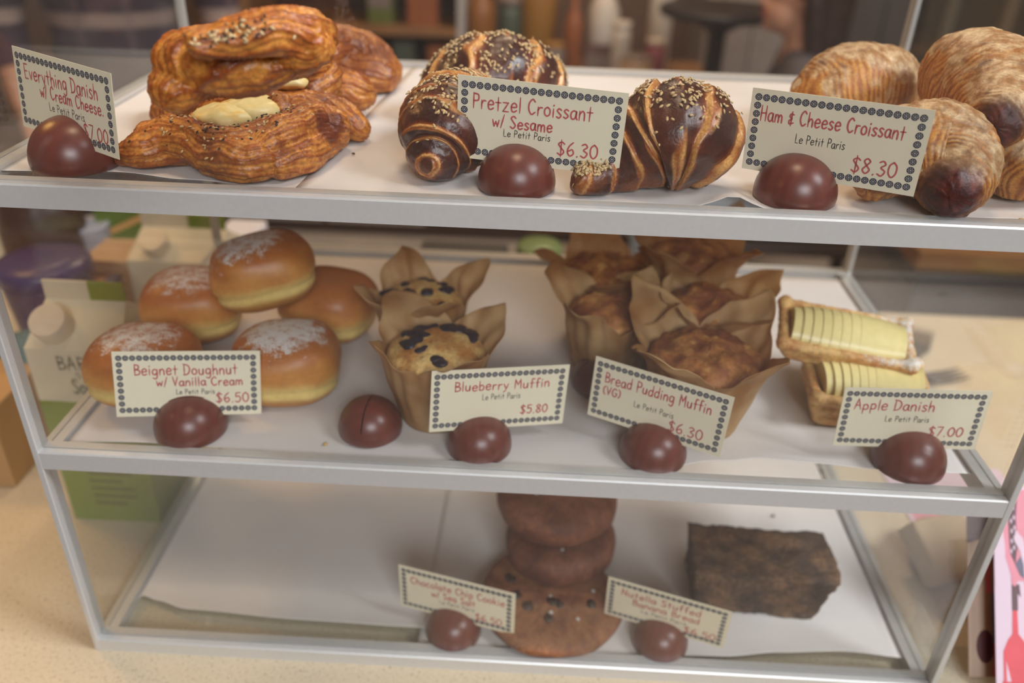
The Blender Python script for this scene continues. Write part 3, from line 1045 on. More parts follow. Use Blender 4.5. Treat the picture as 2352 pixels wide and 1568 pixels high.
GP = 'pretzel croissants on the top shelf'
z0 = ST + EPS * 2
croissant(pxz((1318, 424, .007), (1384, 400, .009), (1446, 358, .017), (1498, 320, .0255), (1546, 308, .029), (1598, 318, .026), (1640, 346, .015))(z0),
          [.0098, .0128, .0215, .0278, .0295, .0275, .018], z0, 'pretzel', 'dark pretzel croissant with sesame lying to the right of the pretzel card', layers=5.2, seed=3, nseeds=620, group=GP, skew=1.1, name='pretzel_croissant', step=.12, mid=.66)
croissant(pxz((990, 392, .010), (1000, 360, .014), (1016, 318, .021), (1040, 276, .025), (1075, 246, .021), (1100, 232, .012))(z0),
          [.0085, .0165, .0245, .0275, .022, .012], z0, 'pretzel', 'dark pretzel croissant pointing forward at the left of the pretzel card', layers=4, seed=11, nseeds=450, group=GP, skew=.7, name='pretzel_croissant', seedcut=.5, step=.1)
croissant(pxz((985, 216, .012), (1035, 200, .021), (1105, 180, .028), (1185, 184, .026), (1235, 200, .019), (1262, 216, .011))(z0),
          [.012, .0225, .029, .029, .023, .013], z0, 'pretzel', 'sesame covered pretzel croissant standing behind the pretzel card', layers=3.2, seed=21, nseeds=1000, group=GP, skew=1.0, name='pretzel_croissant', seedcut=-.1, step=.1)
GH = 'ham and cheese croissants on the top shelf'
croissant(pxz((1835, 262, .012), (1880, 236, .021), (1950, 206, .028), (2030, 202, .026), (2090, 220, .018))(z0),
          [.015, .0255, .031, .028, .016], z0, 'ham', 'cheese dusted croissant standing behind the ham and cheese card', layers=2.4, seed=31, group=GH, name='cheese_croissant', skew=.9, seedcut=.5)
croissant(pxz((1990, 430, .012), (2040, 375, .020), (2100, 345, .027), (2165, 352, .027), (2192, 405, .02), (2180, 455, .0155))(z0),
          [.013, .020, .027, .027, .0215, .0145], z0, 'ham', 'cheese dusted croissant on the shelf half under the ham and cheese card', layers=2.2, seed=41, group=GH, name='cheese_croissant', skew=.9, seedcut=.2)
croissant(pxz((2120, 150, .05), (2170, 160, .05), (2240, 180, .05), (2300, 222, .047), (2296, 270, .044), (2284, 292, .0425))(z0),
          [.012, .0235, .03, .0295, .0185, .0125], z0 + 0.004, 'ham', 'cheese dusted croissant with a dark glazed tip propped up on the right', layers=2.2, seed=51, group=GH, name='cheese_croissant', skew=1.0, seedcut=.2)
croissant(pxz((2262, 310, .022), (2310, 345, .022), (2370, 372, .021), (2430, 390, .018))(z0),
          [.013, .021, .023, .015], z0, 'ham', 'pale croissant at the far right edge under the propped one', layers=2.2, seed=61, group=GH, name='cheese_croissant', skew=1.0, seedcut=.4)


# ------------------------------------------------------------------ everything danishes
def danish(strands, blobs, z0, label, seed, cream=None, ridge=10, amp=0.0009, topping=None, vox=0.00095, dark=0.0, dv=0, dh=0.0, rk=1.0, spots=()):
    """strands: list of (points (u, v, h), radii, flat, twist)."""
    parts, infos = [], []
    for pts, rad, fl, tw in strands:
        P = np.array([at(u, v + dv, z0 + h + dh) for u, v, h in pts])
        rad = [q * rk for q in rad]
        V, F, inf = tube(P, rad, n=24, m=40, flat=fl)
        parts.append((V, F)); infos.append(inf)
    for (u, v, h), r in blobs:
        parts.append(ellipsoid(at(u, v + dv, z0 + h + dh), [q * rk for q in r]))
    V, F, N = voxel_union(parts, vox, 3)
    sid, t, ang = nearest(V, infos)
    tw = np.array([s[3] for s in strands])[sid]
    fade = np.sin(np.clip(t, 0, 1) * math.pi) ** 0.35
    nA = pnoise(V, 70, seed)
    ph = ridge * ang + tw * t * 6 + 2.4 * nA
    tri = lambda q: 1 - np.abs(((q / math.pi) % 2) - 1) * 2
    lam = 0.5 * tri(ph) + 0.5 * tri(2.6 * ph + 1 + sid + 1.5 * pnoise(V, 120, seed + 8))
    V = V + N * ((amp * lam * (0.35 + 0.65 * fade)) + 0.0021 * fbm(V, 75, seed + 1) + 0.0005 * fbm(V, 400, seed + 3))[:, None]
    V = flatten(V, z0, 0.004)
    N = vnormals(V, F)
    n1, n2 = fbm(V, 170, seed + 5), fbm(V, 48, seed + 6)
    c = lerp(np.array(lin(220, 148, 66)), np.array(lin(170, 88, 34)), sstep(-0.6, 0.45, lam * 0.55 + n1 * 0.8))
    c = lerp(c, np.array(lin(128, 60, 26)), sstep(-0.15, 0.5, n2 + dark + 0.3 * lam) * 0.85)
    c = lerp(c, np.array(DARK), sstep(0.35, 0.8, n2 + dark * 0.6 + 0.3 * n1) * 0.7)
    for (u, v, hh), rad, colr in spots:
        q = at(u, v + dv, z0 + hh + dh)
        dd = np.linalg.norm(V - q, axis=1)
        c = lerp(c, np.array(colr), sstep(rad, rad * 0.7, dd + 0.0025 * n1) * 0.9)
    base = np.array([V[:, 0].mean(), V[:, 1].mean(), z0])
    o = link('everything_danish', V, F, M_DANISH, cols=c, loc=base)
    tag(o, label, 'pastry', 'everything danishes with cream cheese')
    if cream:
        for (u, v, hh), r in cream:
            cv, cf = ellipsoid((0, 0, 0), r, 28, 16)
            cc = at(u, v + dv, z0 + hh + dh)
            cv = cv * (1 + 0.16 * fbm(cv + cc, 70, seed + 2))[:, None] + np.column_stack([np.zeros((len(cv), 2)), 0.0022 * fbm(cv + cc, 130, seed)])
            nn = fbm(cv + cc, 110, seed + 4)
            col = lerp(lin(246, 226, 160), lin(238, 190, 92), sstep(0.0, 0.6, nn))
            col = lerp(col, np.array(lin(196, 128, 62)), sstep(0.4, 0.8, nn))
            link('cream_cheese', cv + cc - base, cf, M_CREAM, cols=col, parent=o)
    if topping:
        tv, tn = V, N
        for nm, mat, cnt, ln, wd, sd in (('sesame_topping', M_SEED, topping[1], 0.003, 0.0017, 1), ('dark_seed_topping', M_MIX, topping[2], 0.0019, 0.0013, 2)):
            wgt = np.zeros(len(V))
            for (u, v, hh, rad, k) in topping[0]:
                q = at(u, v + dv, z0 + hh + dh)
                wgt += k * np.exp(-(((V - q) ** 2).sum(1)) / rad ** 2)
            wgt *= sstep(0.1, 0.6, N[:, 2])
            sv, sf = seeds_mesh(V, N, wgt, cnt, ln, wd, seed=seed + sd)
            s = link(nm, sv - base, sf, mat, parent=o)
            s['kind'] = 'stuff'
    return o


# the front one: a twisted bow with its pool of cream cheese
danish([
    ([(285, 355, .006), (335, 345, .009), (385, 330, .012), (440, 330, .014), (500, 352, .012), (570, 366, .012), (640, 356, .011)], [.007, .0115, .0125, .0115, .0135, .0135, .009], .95, 1.5),
    ([(335, 312, .014), (395, 300, .018), (450, 312, .019), (520, 328, .019), (590, 318, .02), (640, 300, .021)], [.008, .0095, .0085, .0095, .010, .0095], .9, 1.2),
    ([(402, 270, .018), (450, 232, .022), (520, 216, .024), (590, 220, .025), (645, 246, .025)], [.0085, .0095, .0095, .0095, .009], .9, 1.0),
    ([(400, 290, .010), (440, 272, .010), (640, 268, .011)], [.011, .012, .012], .8, 1.0),
    ([(635, 258, .022), (690, 250, .02), (745, 256, .017), (795, 278, .012), (828, 296, .008)], [.0115, .0125, .0125, .0115, .0085], .9, 2.2),
    ([(610, 335, .018), (670, 300, .021), (720, 276, .02), (770, 288, .016)], [.0105, .012, .0115, .0115], .9, 2.2),
    ([(640, 376, .009), (690, 352, .010), (735, 324, .010), (780, 312, .008)], [.0095, .0125, .0115, .007], .9, 1.2),
], [((545, 288, .010), (.028, .024, .010)), ((680, 305, .011), (.02, .018, .010))], z0, 'twisted danish with a cream cheese pool nearest the front of the top shelf', 5, vox=0.00085,
    spots=[((768, 284, .022), .0145, lin(104, 40, 22)), ((470, 290, .024), .009, lin(112, 46, 26)), ((560, 215, .034), .02, lin(134, 58, 28))],
    cream=[((575, 250, .025), (.0185, .017, .0075)), ((515, 266, .0235), (.018, .015, .007)), ((612, 240, .026), (.011, .011, .006))],
    topping=[[(480, 235, .03, .012, 1), (455, 275, .024, .012, 1.2), (500, 300, .024, .011, 1.3), (560, 225, .032, .012, .9), (610, 285, .026, .01, .7), (540, 330, .02, .018, .25), (430, 300, .02, .02, .2), (640, 250, .03, .014, .5)], 120, 150])
# the one behind it, lowest of the heap
danish([
    ([(385, 265, .012), (430, 215, .02), (520, 205, .022), (620, 206, .022), (700, 205, .022), (760, 205, .02)], [.0125, .0165, .0165, .0165, .0165, .013], .9, 1.5),
    ([(385, 240, .010), (450, 245, .010), (600, 240, .012), (700, 235, .012)], [.014, .016, .016, .014], .9, 1.2),
    ([(560, 195, .034), (630, 178, .036), (700, 158, .04), (742, 160, .036), (748, 190, .03), (720, 212, .026)], [.009, .0105, .0115, .011, .011, .009], .95, 1.4),
    ([(720, 205, .02), (780, 205, .02), (815, 212, .018), (838, 222, .014)], [.0155, .0175, .0165, .011], .95, 1.1),
    ([(520, 200, .03), (640, 205, .026), (740, 210, .024)], [.012, .011, .010], .8, 1),
], [((800, 218, .014), (.016, .014, .014))], z0, 'flaky danish lying behind the front one under the topmost one', 15, dark=0.1, rk=0.88, dh=-0.002,
    cream=[((655, 186, .0375), (.014, .009, .005))], topping=[[(700, 152, .05, .012, 1)], 30, 60])
# the one at the back right
danish([
    ([(650, 150, .016), (720, 130, .026), (780, 110, .028), (835, 122, .024), (872, 152, .016), (890, 168, .012)], [.015, .0175, .0175, .0165, .015, .0125], .95, 1.6),
    ([(640, 175, .012), (730, 165, .012), (830, 172, .012), (885, 176, .011)], [.014, .016, .016, .013], .95, 1.1),
], [((880, 168, .012), (.014, .013, .013))], z0, 'dark baked danish at the back right of the danish heap', 25, dark=0.3)
# the topmost one
danish([
    ([(395, 205, .040), (430, 165, .046), (500, 125, .053), (600, 100, .058), (690, 92, .060)], [.015, .018, .019, .018, .015], .85, 1.0),
    ([(402, 200, .037), (470, 176, .041), (560, 158, .044), (640, 138, .047), (690, 120, .05)], [.011, .0125, .0125, .012, .0105], .85, .8),
    ([(455, 96, .066), (540, 78, .068), (620, 64, .07), (700, 62, .069), (740, 76, .064)], [.0085, .0125, .0145, .0145, .0105], .85, .8),
    ([(640, 110, .058), (690, 98, .062), (728, 92, .064)], [.013, .0135, .0125], 1.0, 1.0),
], [((520, 128, .054), (.044, .026, .02)), ((620, 102, .058), (.036, .024, .018)), ((726, 92, .062), (.0125, .0115, .0125)), ((745, 66, .062), (.009, .009, .009)), ((410, 190, .04), (.013, .014, .015))], z0 + 0.028,
    'large ridged danish lying on top of the danish heap', 35, ridge=8, amp=0.0013, dv=10, dh=-0.010, rk=0.78, topping=[[(500, 62, .08, .013, 1), (545, 58, .08, .012, 1)], 45, 50], dark=-0.1)


# ------------------------------------------------------------------ doughnuts
def beignet(cx, cy, z, hw, hd, hh, yaw, label, seed, tilt=(0, 0), sugar=1.0, sc=(0, 0)):
    hw, hd, hh = hw * 1.1, hd * 1.08, hh * 1.1
    nu, nv = 72, 44
    V, uz = [], []
    for i in range(nv + 1):
        th = math.pi * (0.002 + 0.996 * i / nv)
        for k in range(nu):
            a = 2 * math.pi * k / nu
            ca, sa, ct_, st_ = math.cos(a), math.sin(a), math.cos(th), math.sin(th)
            pw_ = lambda q, e: math.copysign(abs(q) ** e, q)
            V.append((pw_(ca, .72) * pw_(st_, .72), pw_(sa, .72) * pw_(st_, .72), pw_(ct_, .8)))
            uz.append(pw_(ct_, .8))
    V = np.array(V); uz = np.array(uz)
    F = []
    for i in range(nv):
        for k in range(nu):
            F.append((i * nu + k, (i + 1) * nu + k, (i + 1) * nu + (k + 1) % nu, i * nu + (k + 1) % nu))
    F.append(tuple(range(nu))); F.append(tuple(range(nv * nu + nu - 1, nv * nu - 1, -1)))
    waist = -0.28
    k = 1 - 0.05 * np.exp(-((uz - waist) / 0.1) ** 2)
    nrm = V / np.linalg.norm(V, axis=1)[:, None]
    big = pnoise(nrm, 1.6, seed) * 0.035
    V = V * (k * (1 + big))[:, None] * np.array([hw, hd, hh])
    n1 = pnoise(nrm, 5, seed + 2); n2 = pnoise(nrm, 2.2, seed + 3)
    zz = uz + 0.07 * n2 + 0.03 * n1
    top = lerp(lin(216, 148, 72), lin(186, 110, 50), sstep(-0.1, 0.75, zz + 0.35 * n2))
    pale = np.array(lin(238, 206, 126))
    c = lerp(pale, top, sstep(waist + 0.06, waist + 0.36, zz))
    c = lerp(c, np.array(lin(206, 142, 66)), 1 - sstep(waist - 0.34, waist - 0.1, zz))
    sg = sstep(0.2, 0.95, nrm[:, 2] + 0.08 - 0.42 * np.hypot(V[:, 0] / hw - sc[0], V[:, 1] / hd - sc[1]) ** 2 + 0.25 * n1) * sugar
    M = Matrix.Rotation(yaw, 3, 'Z') @ Matrix.Rotation(tilt[0], 3, 'X') @ Matrix.Rotation(tilt[1], 3, 'Y')
    V = V @ np.array(M).T
    V = V + np.array([cx, cy, z + hh])
    if tilt == (0, 0): V = flatten(V, z, 0.004)
    o = link('beignet_doughnut', V, F, M_FRY, cols=c, loc=(cx, cy, z), attrs={'sugar': sg})
    return tag(o, label, 'doughnut', 'beignet doughnuts on the middle shelf')


z1 = SM + EPS * 1.5


def bei(u, v, *a, **k):
    p = at(u, v, z1)
    return beignet(p[0], p[1], z1, *a, **k)


bei(668, 900, .0335, .031, .0235, .15, 'sugar topped beignet doughnut nearest the front, right of its card', 1, sugar=1.35)
bei(348, 908, .0335, .031, .023, -.1, 'beignet doughnut half hidden behind the beignet card', 2, sugar=1.1)
bei(456, 768, .034, .031, .0245, .2, 'beignet doughnut at the back left, under the topmost one', 3, sugar=1.0)
bei(762, 764, .034, .031, .0235, -.25, 'plain beignet doughnut at the back right without sugar', 4, sugar=0.1)
p = at(614, 694, z1 + 0.042)
beignet(p[0], p[1], z1 + 0.0425, .034, .030, .0235, .3, 'topmost beignet doughnut resting on the back two', 5, tilt=(-.05, -.16), sugar=1.15, sc=(-.3, -.1))


# ------------------------------------------------------------------ muffins in tulip wrappers
def muffin(u, v, rb, rt, hb, hp, yaw, kind, label, seed, lean=(0, 0), flare=0.35, group=None, z=None):
    rs = np.random.RandomState(seed)
    z = z1 if z is None else z
    p = at(u, v, z)
    root = empty('blueberry_muffin' if kind == 'blue' else 'bread_pudding_muffin', (p[0], p[1], z), (lean[0], lean[1], yaw))
    tag(root, label, 'muffin', group)
    nth, nb, nf = 128, 14, 18
    th = np.linspace(0, 2 * math.pi, nth, endpoint=False)
    q = th / (math.pi / 2)
    pid = np.round(q).astype(int) % 4
    d = np.abs(q - np.round(q)) * 2
    pk = rs.uniform(0.85, 1.15, 4)[pid]
    fl = rs.uniform(0.75, 1.35, 4)[pid]
    flap = hp * pk * np.maximum(0, 1 - d) ** 0.75 + 0.003
    fold = 0.0011 * np.sin(9 * th + rs.uniform(0, 6)) + 0.0008 * np.sin(17 * th + rs.uniform(0, 6))
    V, F = [], []
    rows = []
    for i in range(nb + 1):
        s = i / nb
        r = rb + (rt - rb) * s ** 0.9 + fold * s
        rows.append(np.column_stack([r * np.cos(th), r * np.sin(th), np.full(nth, hb * 0.92 * s)]))
    for i in range(1, nf + 1):
        s = i / nf
        g = flap * s
        r = rt + fold + flare * fl * g * (0.5 + 0.9 * g / hp) + 0.0022 * np.sin(th * 5 + seed) * s * (1 - d)
        tw = 0.05 * s * np.sin(th * 2 + seed)
        rows.append(np.column_stack([r * np.cos(th + tw), r * np.sin(th + tw), hb * 0.92 + g]))
    V = np.vstack(rows)
    V = V + (0.0012 + 0.0045 * sstep(hb * 0.8, hb * 1.4, V[:, 2]))[:, None] * np.column_stack([pnoise(V, 48, seed), pnoise(V, 48, seed + 1), 0.5 * pnoise(V, 60, seed + 2)]) * (V[:, 2:3] > 0.002)
    for i in range(len(rows) - 1):
        for k in range(nth):
            F.append((i * nth + k, i * nth + (k + 1) % nth, (i + 1) * nth + (k + 1) % nth, (i + 1) * nth + k))
    F.append(tuple(range(nth - 1, -1, -1)))
    w = link('paper_wrapper', V, F, M_WRAP, parent=root, recalc=False)
    md = w.modifiers.new('thickness', 'SOLIDIFY'); md.thickness = 0.0003; md.offset = 0
    # the cake itself
    nr = 34
    V, F, Z = [], [], []
    for i in range(nr + 1):
        s = i / nr
        if s < 0.45:
            k = s / 0.45
            r, h = (rb + (rt - rb) * k ** 0.9) * 0.955, hb * 0.88 * k + 0.0008
        else:
            k = (s - 0.45) / 0.55
            r, h = rt * 0.955 * math.cos(k * math.pi / 2 * 0.985), hb * 0.88 + (0.016 if kind == 'blue' else 0.016) * math.sin(k * math.pi / 2)
        for j in range(nth // 2):
            a = 4 * math.pi * j / nth
            V.append((r * math.cos(a), r * math.sin(a), h))
    n2_ = nth // 2
    for i in range(nr):
        for k in range(n2_):
            F.append((i * n2_ + k, i * n2_ + (k + 1) % n2_, (i + 1) * n2_ + (k + 1) % n2_, (i + 1) * n2_ + k))
    F.append(tuple(range(n2_ - 1, -1, -1))); F.append(tuple(range(nr * n2_, (nr + 1) * n2_)))
    V = np.array(V)
    topm = sstep(hb * 0.7, hb * 0.95, V[:, 2])
    if kind == 'blue':
        V[:, 2] += topm * 0.002 * fbm(V, 60, seed + 3)
        n1, n2 = fbm(V, 70, seed + 4), fbm(V, 220, seed + 5)
        c = lerp(lin(232, 192, 120), lin(196, 128, 62), sstep(-0.3, 0.5, n1 + 0.3 * n2))
        c = lerp(c, np.array(lin(96, 56, 52)), sstep(0.42, 0.7, fbm(V, 110, seed + 7)) * 0.9)
        c = lerp(c, np.array(lin(150, 96, 60)), 1 - topm)
    else:
        blk = np.round(pnoise(V, 75, seed + 3) * 2.5) / 2.5
        V[:, 2] += topm * (0.0045 * blk + 0.002 * fbm(V, 150, seed + 6))
        n1, n2 = fbm(V, 80, seed + 4), fbm(V, 220, seed + 5)
        c = lerp(lin(196, 128, 66), lin(142, 76, 42), sstep(-0.35, 0.35, n1 + 0.4 * n2))
        c = lerp(c, np.array(lin(226, 172, 100)), sstep(0.25, 0.6, n2 - n1) * 0.8)
    link('muffin_top', V, F, M_CRUMB, parent=root, cols=c)
    if kind == 'blue':
        for i in range(15):
            a, rr_ = rs.uniform(0, 6.28), rt * 0.82 * math.sqrt(rs.uniform(0.03, 1))
            hz = hb * 0.88 + 0.016 * math.sqrt(max(0, 1 - (rr_ / rt / 0.955) ** 2))
            sz = rs.uniform(0.0036, 0.0078)
            bv, bf = ellipsoid((0, 0, 0), (sz, sz * rs.uniform(0.75, 1.2), sz * 0.4), 16, 10)
            bv = bv * (1 + 0.5 * pnoise(bv, 150, seed + i))[:, None]
            b = link('blueberry', bv, bf, M_BERRY, parent=root)
            b.location = (rr_ * math.cos(a), rr_ * math.sin(a), hz - 0.0005)
    return root


GB, GU = 'blueberry muffins on the middle shelf', 'bread pudding muffins on the middle shelf'
muffin(1003, 948, .0235, .0345, .052, .019, .62, 'blue', 'blueberry muffin in brown paper nearest the front, behind the blueberry card', 3, group=GB, flare=.5)
muffin(972, 822, .0235, .034, .05, .022, .5, 'blue', 'darker blueberry muffin in brown paper behind the front one', 8, group=GB, flare=.4)
muffin(1598, 962, .027, .040, .052, .027, .75, 'pud', 'large bread pudding muffin nearest the front, behind its card', 14, group=GU, flare=.55)
muffin(1392, 848, .0245, .034, .05, .023, .95, 'pud', 'bread pudding muffin at the front left of the bread pudding group', 23, group=GU, flare=.45)
muffin(1612, 842, .025, .036, .052, .023, .45, 'pud', 'bread pudding muffin in the centre right behind the largest one', 33, group=GU, flare=.55)
muffin(1385, 755, .026, .038, .052, .024, .2, 'pud', 'bread pudding muffin with ragged paper at the back left of its group', 43, group=GU, flare=.6)
muffin(1565, 745, .026, .038, .066, .026, .8, 'pud', 'tall bread pudding muffin at the very back of its group', 53, group=GU, flare=.5)


# ------------------------------------------------------------------ apple danishes
def tart(c, lx, ly, h, yaw, tilt, label, seed, fan=0.0):
    root = empty('apple_danish', c, (tilt[0], tilt[1], yaw))
    tag(root, label, 'pastry', 'apple danishes on the middle shelf')
    parts = []
    hx, hy = lx / 2, ly / 2
    mb = MB().box((-hx * .84, -hy * .8, 0.0004), (hx * .84, hy * .8, h * .45))
    parts.append((np.array(mb.v), mb.f))
    for a, b in (((-hx, -hy), (hx, -hy)), ((hx, -hy), (hx, hy)), ((hx, hy), (-hx, hy)), ((-hx, hy), (-hx, -hy))):
        for hh, k, r in ((h * .2, .84, .005), (h * .45, .91, .0046), (h * .72, .98, .0042)):
            parts.append(tube([(a[0] * k, a[1] * k, hh), ((a[0] + b[0]) / 2 * k, (a[1] + b[1]) / 2 * k, hh * 0.98), (b[0] * k, b[1] * k, hh)], [r, r * .9, r], n=12, m=10)[:2])
        parts.append(ellipsoid((a[0] * .97, a[1] * .97, h * .76), (.006, .006, .0055)))
    V, F, N = voxel_union(parts, 0.0013, 7)
    V = V + N * (0.0011 * fbm(V, 140, seed) + 0.0006 * fbm(V, 420, seed + 1))[:, None]
    V[:, 2] = np.maximum(V[:, 2], 0.0002)
    n1 = fbm(V, 90, seed + 2)
    cc = lerp(lin(238, 192, 122), lin(196, 126, 66), sstep(-0.3, 0.6, n1 + 0.2 * (V[:, 2] / h - 0.5)))
    sg = sstep(0.5, 1.0, V[:, 2] / h) * sstep(0.1, 0.8, V[:, 0] / hx * 0.8 + 0.25 + 0.3 * n1) * 1.15
    link('pastry_shell', V, F, M_TART, parent=root, cols=cc, attrs={'sugar': sg})
    n = 11
    for i in range(n):
        t = (i + 0.5) / n - 0.5
        x = t * lx * 0.8
        R, th = ly * 0.45, lx * 0.07
        env = 1 - 0.2 * (2 * abs(t)) ** 3
        V, F = [], []
        m = 18
        for s_, xx in ((0.997, -th), (1.0, -th * .6), (1.0, th * .6), (0.997, th)):
            for k in range(m + 1):
                a = math.pi * k / m
                V.append((xx, -R * env * s_ * math.cos(a), R * env * 0.68 * s_ * math.sin(a) + 0.0008 * (k in (0, m))))
        for j in range(3):
            for k in range(m):
                F.append((j * (m + 1) + k, j * (m + 1) + k + 1, (j + 1) * (m + 1) + k + 1, (j + 1) * (m + 1) + k))
        F.append(tuple(range(m, -1, -1))); F.append(tuple(range(3 * (m + 1), 4 * (m + 1))))
        for j in range(3):
            F.append((j * (m + 1), (j + 1) * (m + 1), (j + 1) * (m + 1) + m, j * (m + 1) + m))
        V = np.array(V) @ rot3((0, 1, 0), 0.07).T @ rot3((0, 0, 1), fan * t).T
        link('apple_slice', V + np.array([x, 0, max(h * .58, h - .012)]), F, M_APPLE, parent=root, auto=50)
    return root


p = at(1972, 940, z1)
tart((p[0], p[1], z1), .078, .056, .034, -.12, (.06, 0), 'apple danish standing on the shelf behind the apple danish card', 71, fan=-.25)
p = at(1930, 795, z1 + .036)
tart((p[0], p[1], z1 + .0345), .088, .048, .019, -.2, (.2, .05), 'apple danish lying on top of the other one', 81)


# ------------------------------------------------------------------ cookies and loaf
def cookie(u, v, z, r, h, label, seed, tilt=(0, 0), chips=10, salt=6, tone=0.0):
    p = at(u, v, z)
    root = empty('chocolate_chip_cookie', (p[0], p[1], z), (tilt[0], tilt[1], seed))
    tag(root, label, 'cookie', 'stacked chocolate chip cookies')
    rs = np.random.RandomState(seed)
    n, V, F = 72, [], []
    prof = [(0.3, 0), (.8, 0), (.93, .06), (.985, .25), (1, .5), (.985, .72), (.94, .88), (.86, .97), (.72, 1.0), (.55, 1.02), (.35, 1.04), (.15, 1.05), (.02, 1.05)]
    for a_, b_ in prof:
        for k in range(n):
            a = 2 * math.pi * k / n
            rr = r * a_ * (1 + 0.018 * math.sin(3 * a + seed) + 0.012 * math.sin(7 * a + 2 * seed))
            V.append((rr * math.cos(a), rr * math.sin(a), h * b_))
    for i in range(len(prof) - 1):
        for k in range(n):
            F.append((i * n + k, i * n + (k + 1) % n, (i + 1) * n + (k + 1) % n, (i + 1) * n + k))
    F.append(tuple(range(n - 1, -1, -1))); F.append(tuple(range((len(prof) - 1) * n, len(prof) * n)))
    V = np.array(V)
    V[:, 2] += (V[:, 2] > h * .4) * 0.0016 * fbm(V, 70, seed)
    n1 = fbm(V, 60, seed + 1) + 0.5 * fbm(V, 240, seed + 2)
    c = lerp(lin(166 - tone * 34, 108 - tone * 30, 70 - tone * 14), lin(120 - tone * 24, 68 - tone * 16, 44 - tone * 8), sstep(-0.4, 0.5, n1))
    link('cookie_disc', V, F, M_COOKIE, parent=root, cols=c)
    for i in range(chips):
        a, q = rs.uniform(0, 6.28), r * 0.82 * math.sqrt(rs.uniform(0.02, 1))
        s = rs.uniform(.0035, .006)
        bv, bf = ellipsoid((0, 0, 0), (s, s * rs.uniform(.7, 1.1), s * .5), 14, 8)
        bv = bv * (1 + 0.25 * pnoise(bv, 220, seed + i))[:, None]
        b = link('chocolate_chip', bv, bf, M_CHIP, parent=root); b.location = (q * math.cos(a), q * math.sin(a), h * 1.03)
    for i in range(salt):
        a, q = rs.uniform(0, 6.28), r * 0.6 * math.sqrt(rs.uniform(0, 1))
        s = rs.uniform(.0008, .0015)
        b = link_mb('salt_flake', MB().box((-s, -s, 0), (s, s, s * .7)), M_SALT, parent=root, smooth=False); b.location = (q * math.cos(a), q * math.sin(a), h * 1.05 + .0006)
    return root


zb = SB + EPS * 2
cookie(1262, 1390, zb, .0555, .014, 'large chocolate chip cookie lying lowest and nearest the front of the stack', 2, tilt=(.06, 0), chips=9, salt=8)
cookie(1286, 1262, zb + .018, .0445, .024, 'thick dark cookie second from the top of the cookie stack', 5, tilt=(.05, 0), chips=3, tone=.8)
cookie(1276, 1172, zb + .045, .049, .024, 'thick cookie on the very top of the cookie stack', 9, tilt=(.05, 0), chips=3, tone=.5)

lp = at(1716, 1352, zb)
nx, ny, nz = 44, 26, 20
bmv = bmesh.new()
V, F = [], []
lx, ly, lz = .097, .054, .040
grid = {}
def gv(i, j, k):
    key = (i, j, k)
    if key not in grid:
        grid[key] = len(V); V.append((i / nx - .5, j / ny - .5, k / nz))
    return grid[key]
for i in range(nx):
    for j in range(ny):
        F.append((gv(i, j, 0), gv(i, j + 1, 0), gv(i + 1, j + 1, 0), gv(i + 1, j, 0))); F.append((gv(i, j, nz), gv(i + 1, j, nz), gv(i + 1, j + 1, nz), gv(i, j + 1, nz)))
for i in range(nx):
    for k in range(nz):
        F.append((gv(i, 0, k), gv(i + 1, 0, k), gv(i + 1, 0, k + 1), gv(i, 0, k + 1))); F.append((gv(i, ny, k), gv(i, ny, k + 1), gv(i + 1, ny, k + 1), gv(i + 1, ny, k)))
for j in range(ny):
    for k in range(nz):
        F.append((gv(0, j, k), gv(0, j, k + 1), gv(0, j + 1, k + 1), gv(0, j + 1, k))); F.append((gv(nx, j, k), gv(nx, j + 1, k), gv(nx, j + 1, k + 1), gv(nx, j, k + 1)))
V = np.array(V)
V[:, 2] += 0.06 * np.maximum(0, V[:, 2]) * np.cos(V[:, 1] * 3)
V[:, 0] += np.where(V[:, 0] > .3, 0.10 * (V[:, 0] - .3) / .2 * (V[:, 2] - 0.15), 0)
V[:, :2] *= 1 + 0.07 * (V[:, 2:3] - .5)
V = V * np.array([lx, ly, lz])
bmv.free()
N = vnormals(V, F)
V = V + N * (0.0034 * fbm(V, 62, 3) + 0.0013 * fbm(V, 260, 4))[:, None]
V[:, 2] = np.maximum(V[:, 2], 0)
n1 = fbm(V, 55, 7) + .4 * fbm(V, 250, 8)
c = lerp(lin(76, 58, 46), lin(134, 98, 70), sstep(-.4, .6, n1))
V = V @ rot3((0, 0, 1), -.04).T
lo = link('chocolate_loaf_slice', V + np.array([lp[0], lp[1], zb]), F, M_LOAF, cols=c, loc=(lp[0], lp[1], zb))
tag(lo, 'thick dark chocolate banana bread slice alone on the bottom shelf', 'cake')

# crumbs dropped on the papers
M_CR1, M_CR2 = plain('pale_crumb', lin(214, 176, 110), rough=.8), plain('brown_crumb', lin(96, 62, 44), rough=.8)
for i, (u, v, z, s, m, lb) in enumerate([
    (748, 1022, z1, .0016, M_CR1, 'pale crumb on the paper left of the bare wooden dome'),
    (1767, 660, z1, .0019, M_CR2, 'brown crumb on the paper behind the apple danishes'),
    (1776, 1186, zb, .0018, M_CR2, 'dark crumb behind the chocolate loaf slice'),
    (2344, 512, z0, .002, M_CR1, 'pale crumb at the right end of the top shelf front'),
    (812, 355, z0, .0010, M_CR2, 'tiny brown crumb right of the front danish')]):
    p = at(u, v, z)
    bv, bf = ellipsoid((0, 0, 0), (s, s * .8, s * .6), 12, 8)
    bv = bv * (1 + .4 * pnoise(bv, 500, i))[:, None]
    bv[:, 2] += s * .6
    tag(link('pastry_crumb', bv + p, bf, m, loc=p), lb, 'crumb', 'crumbs on the parchment')
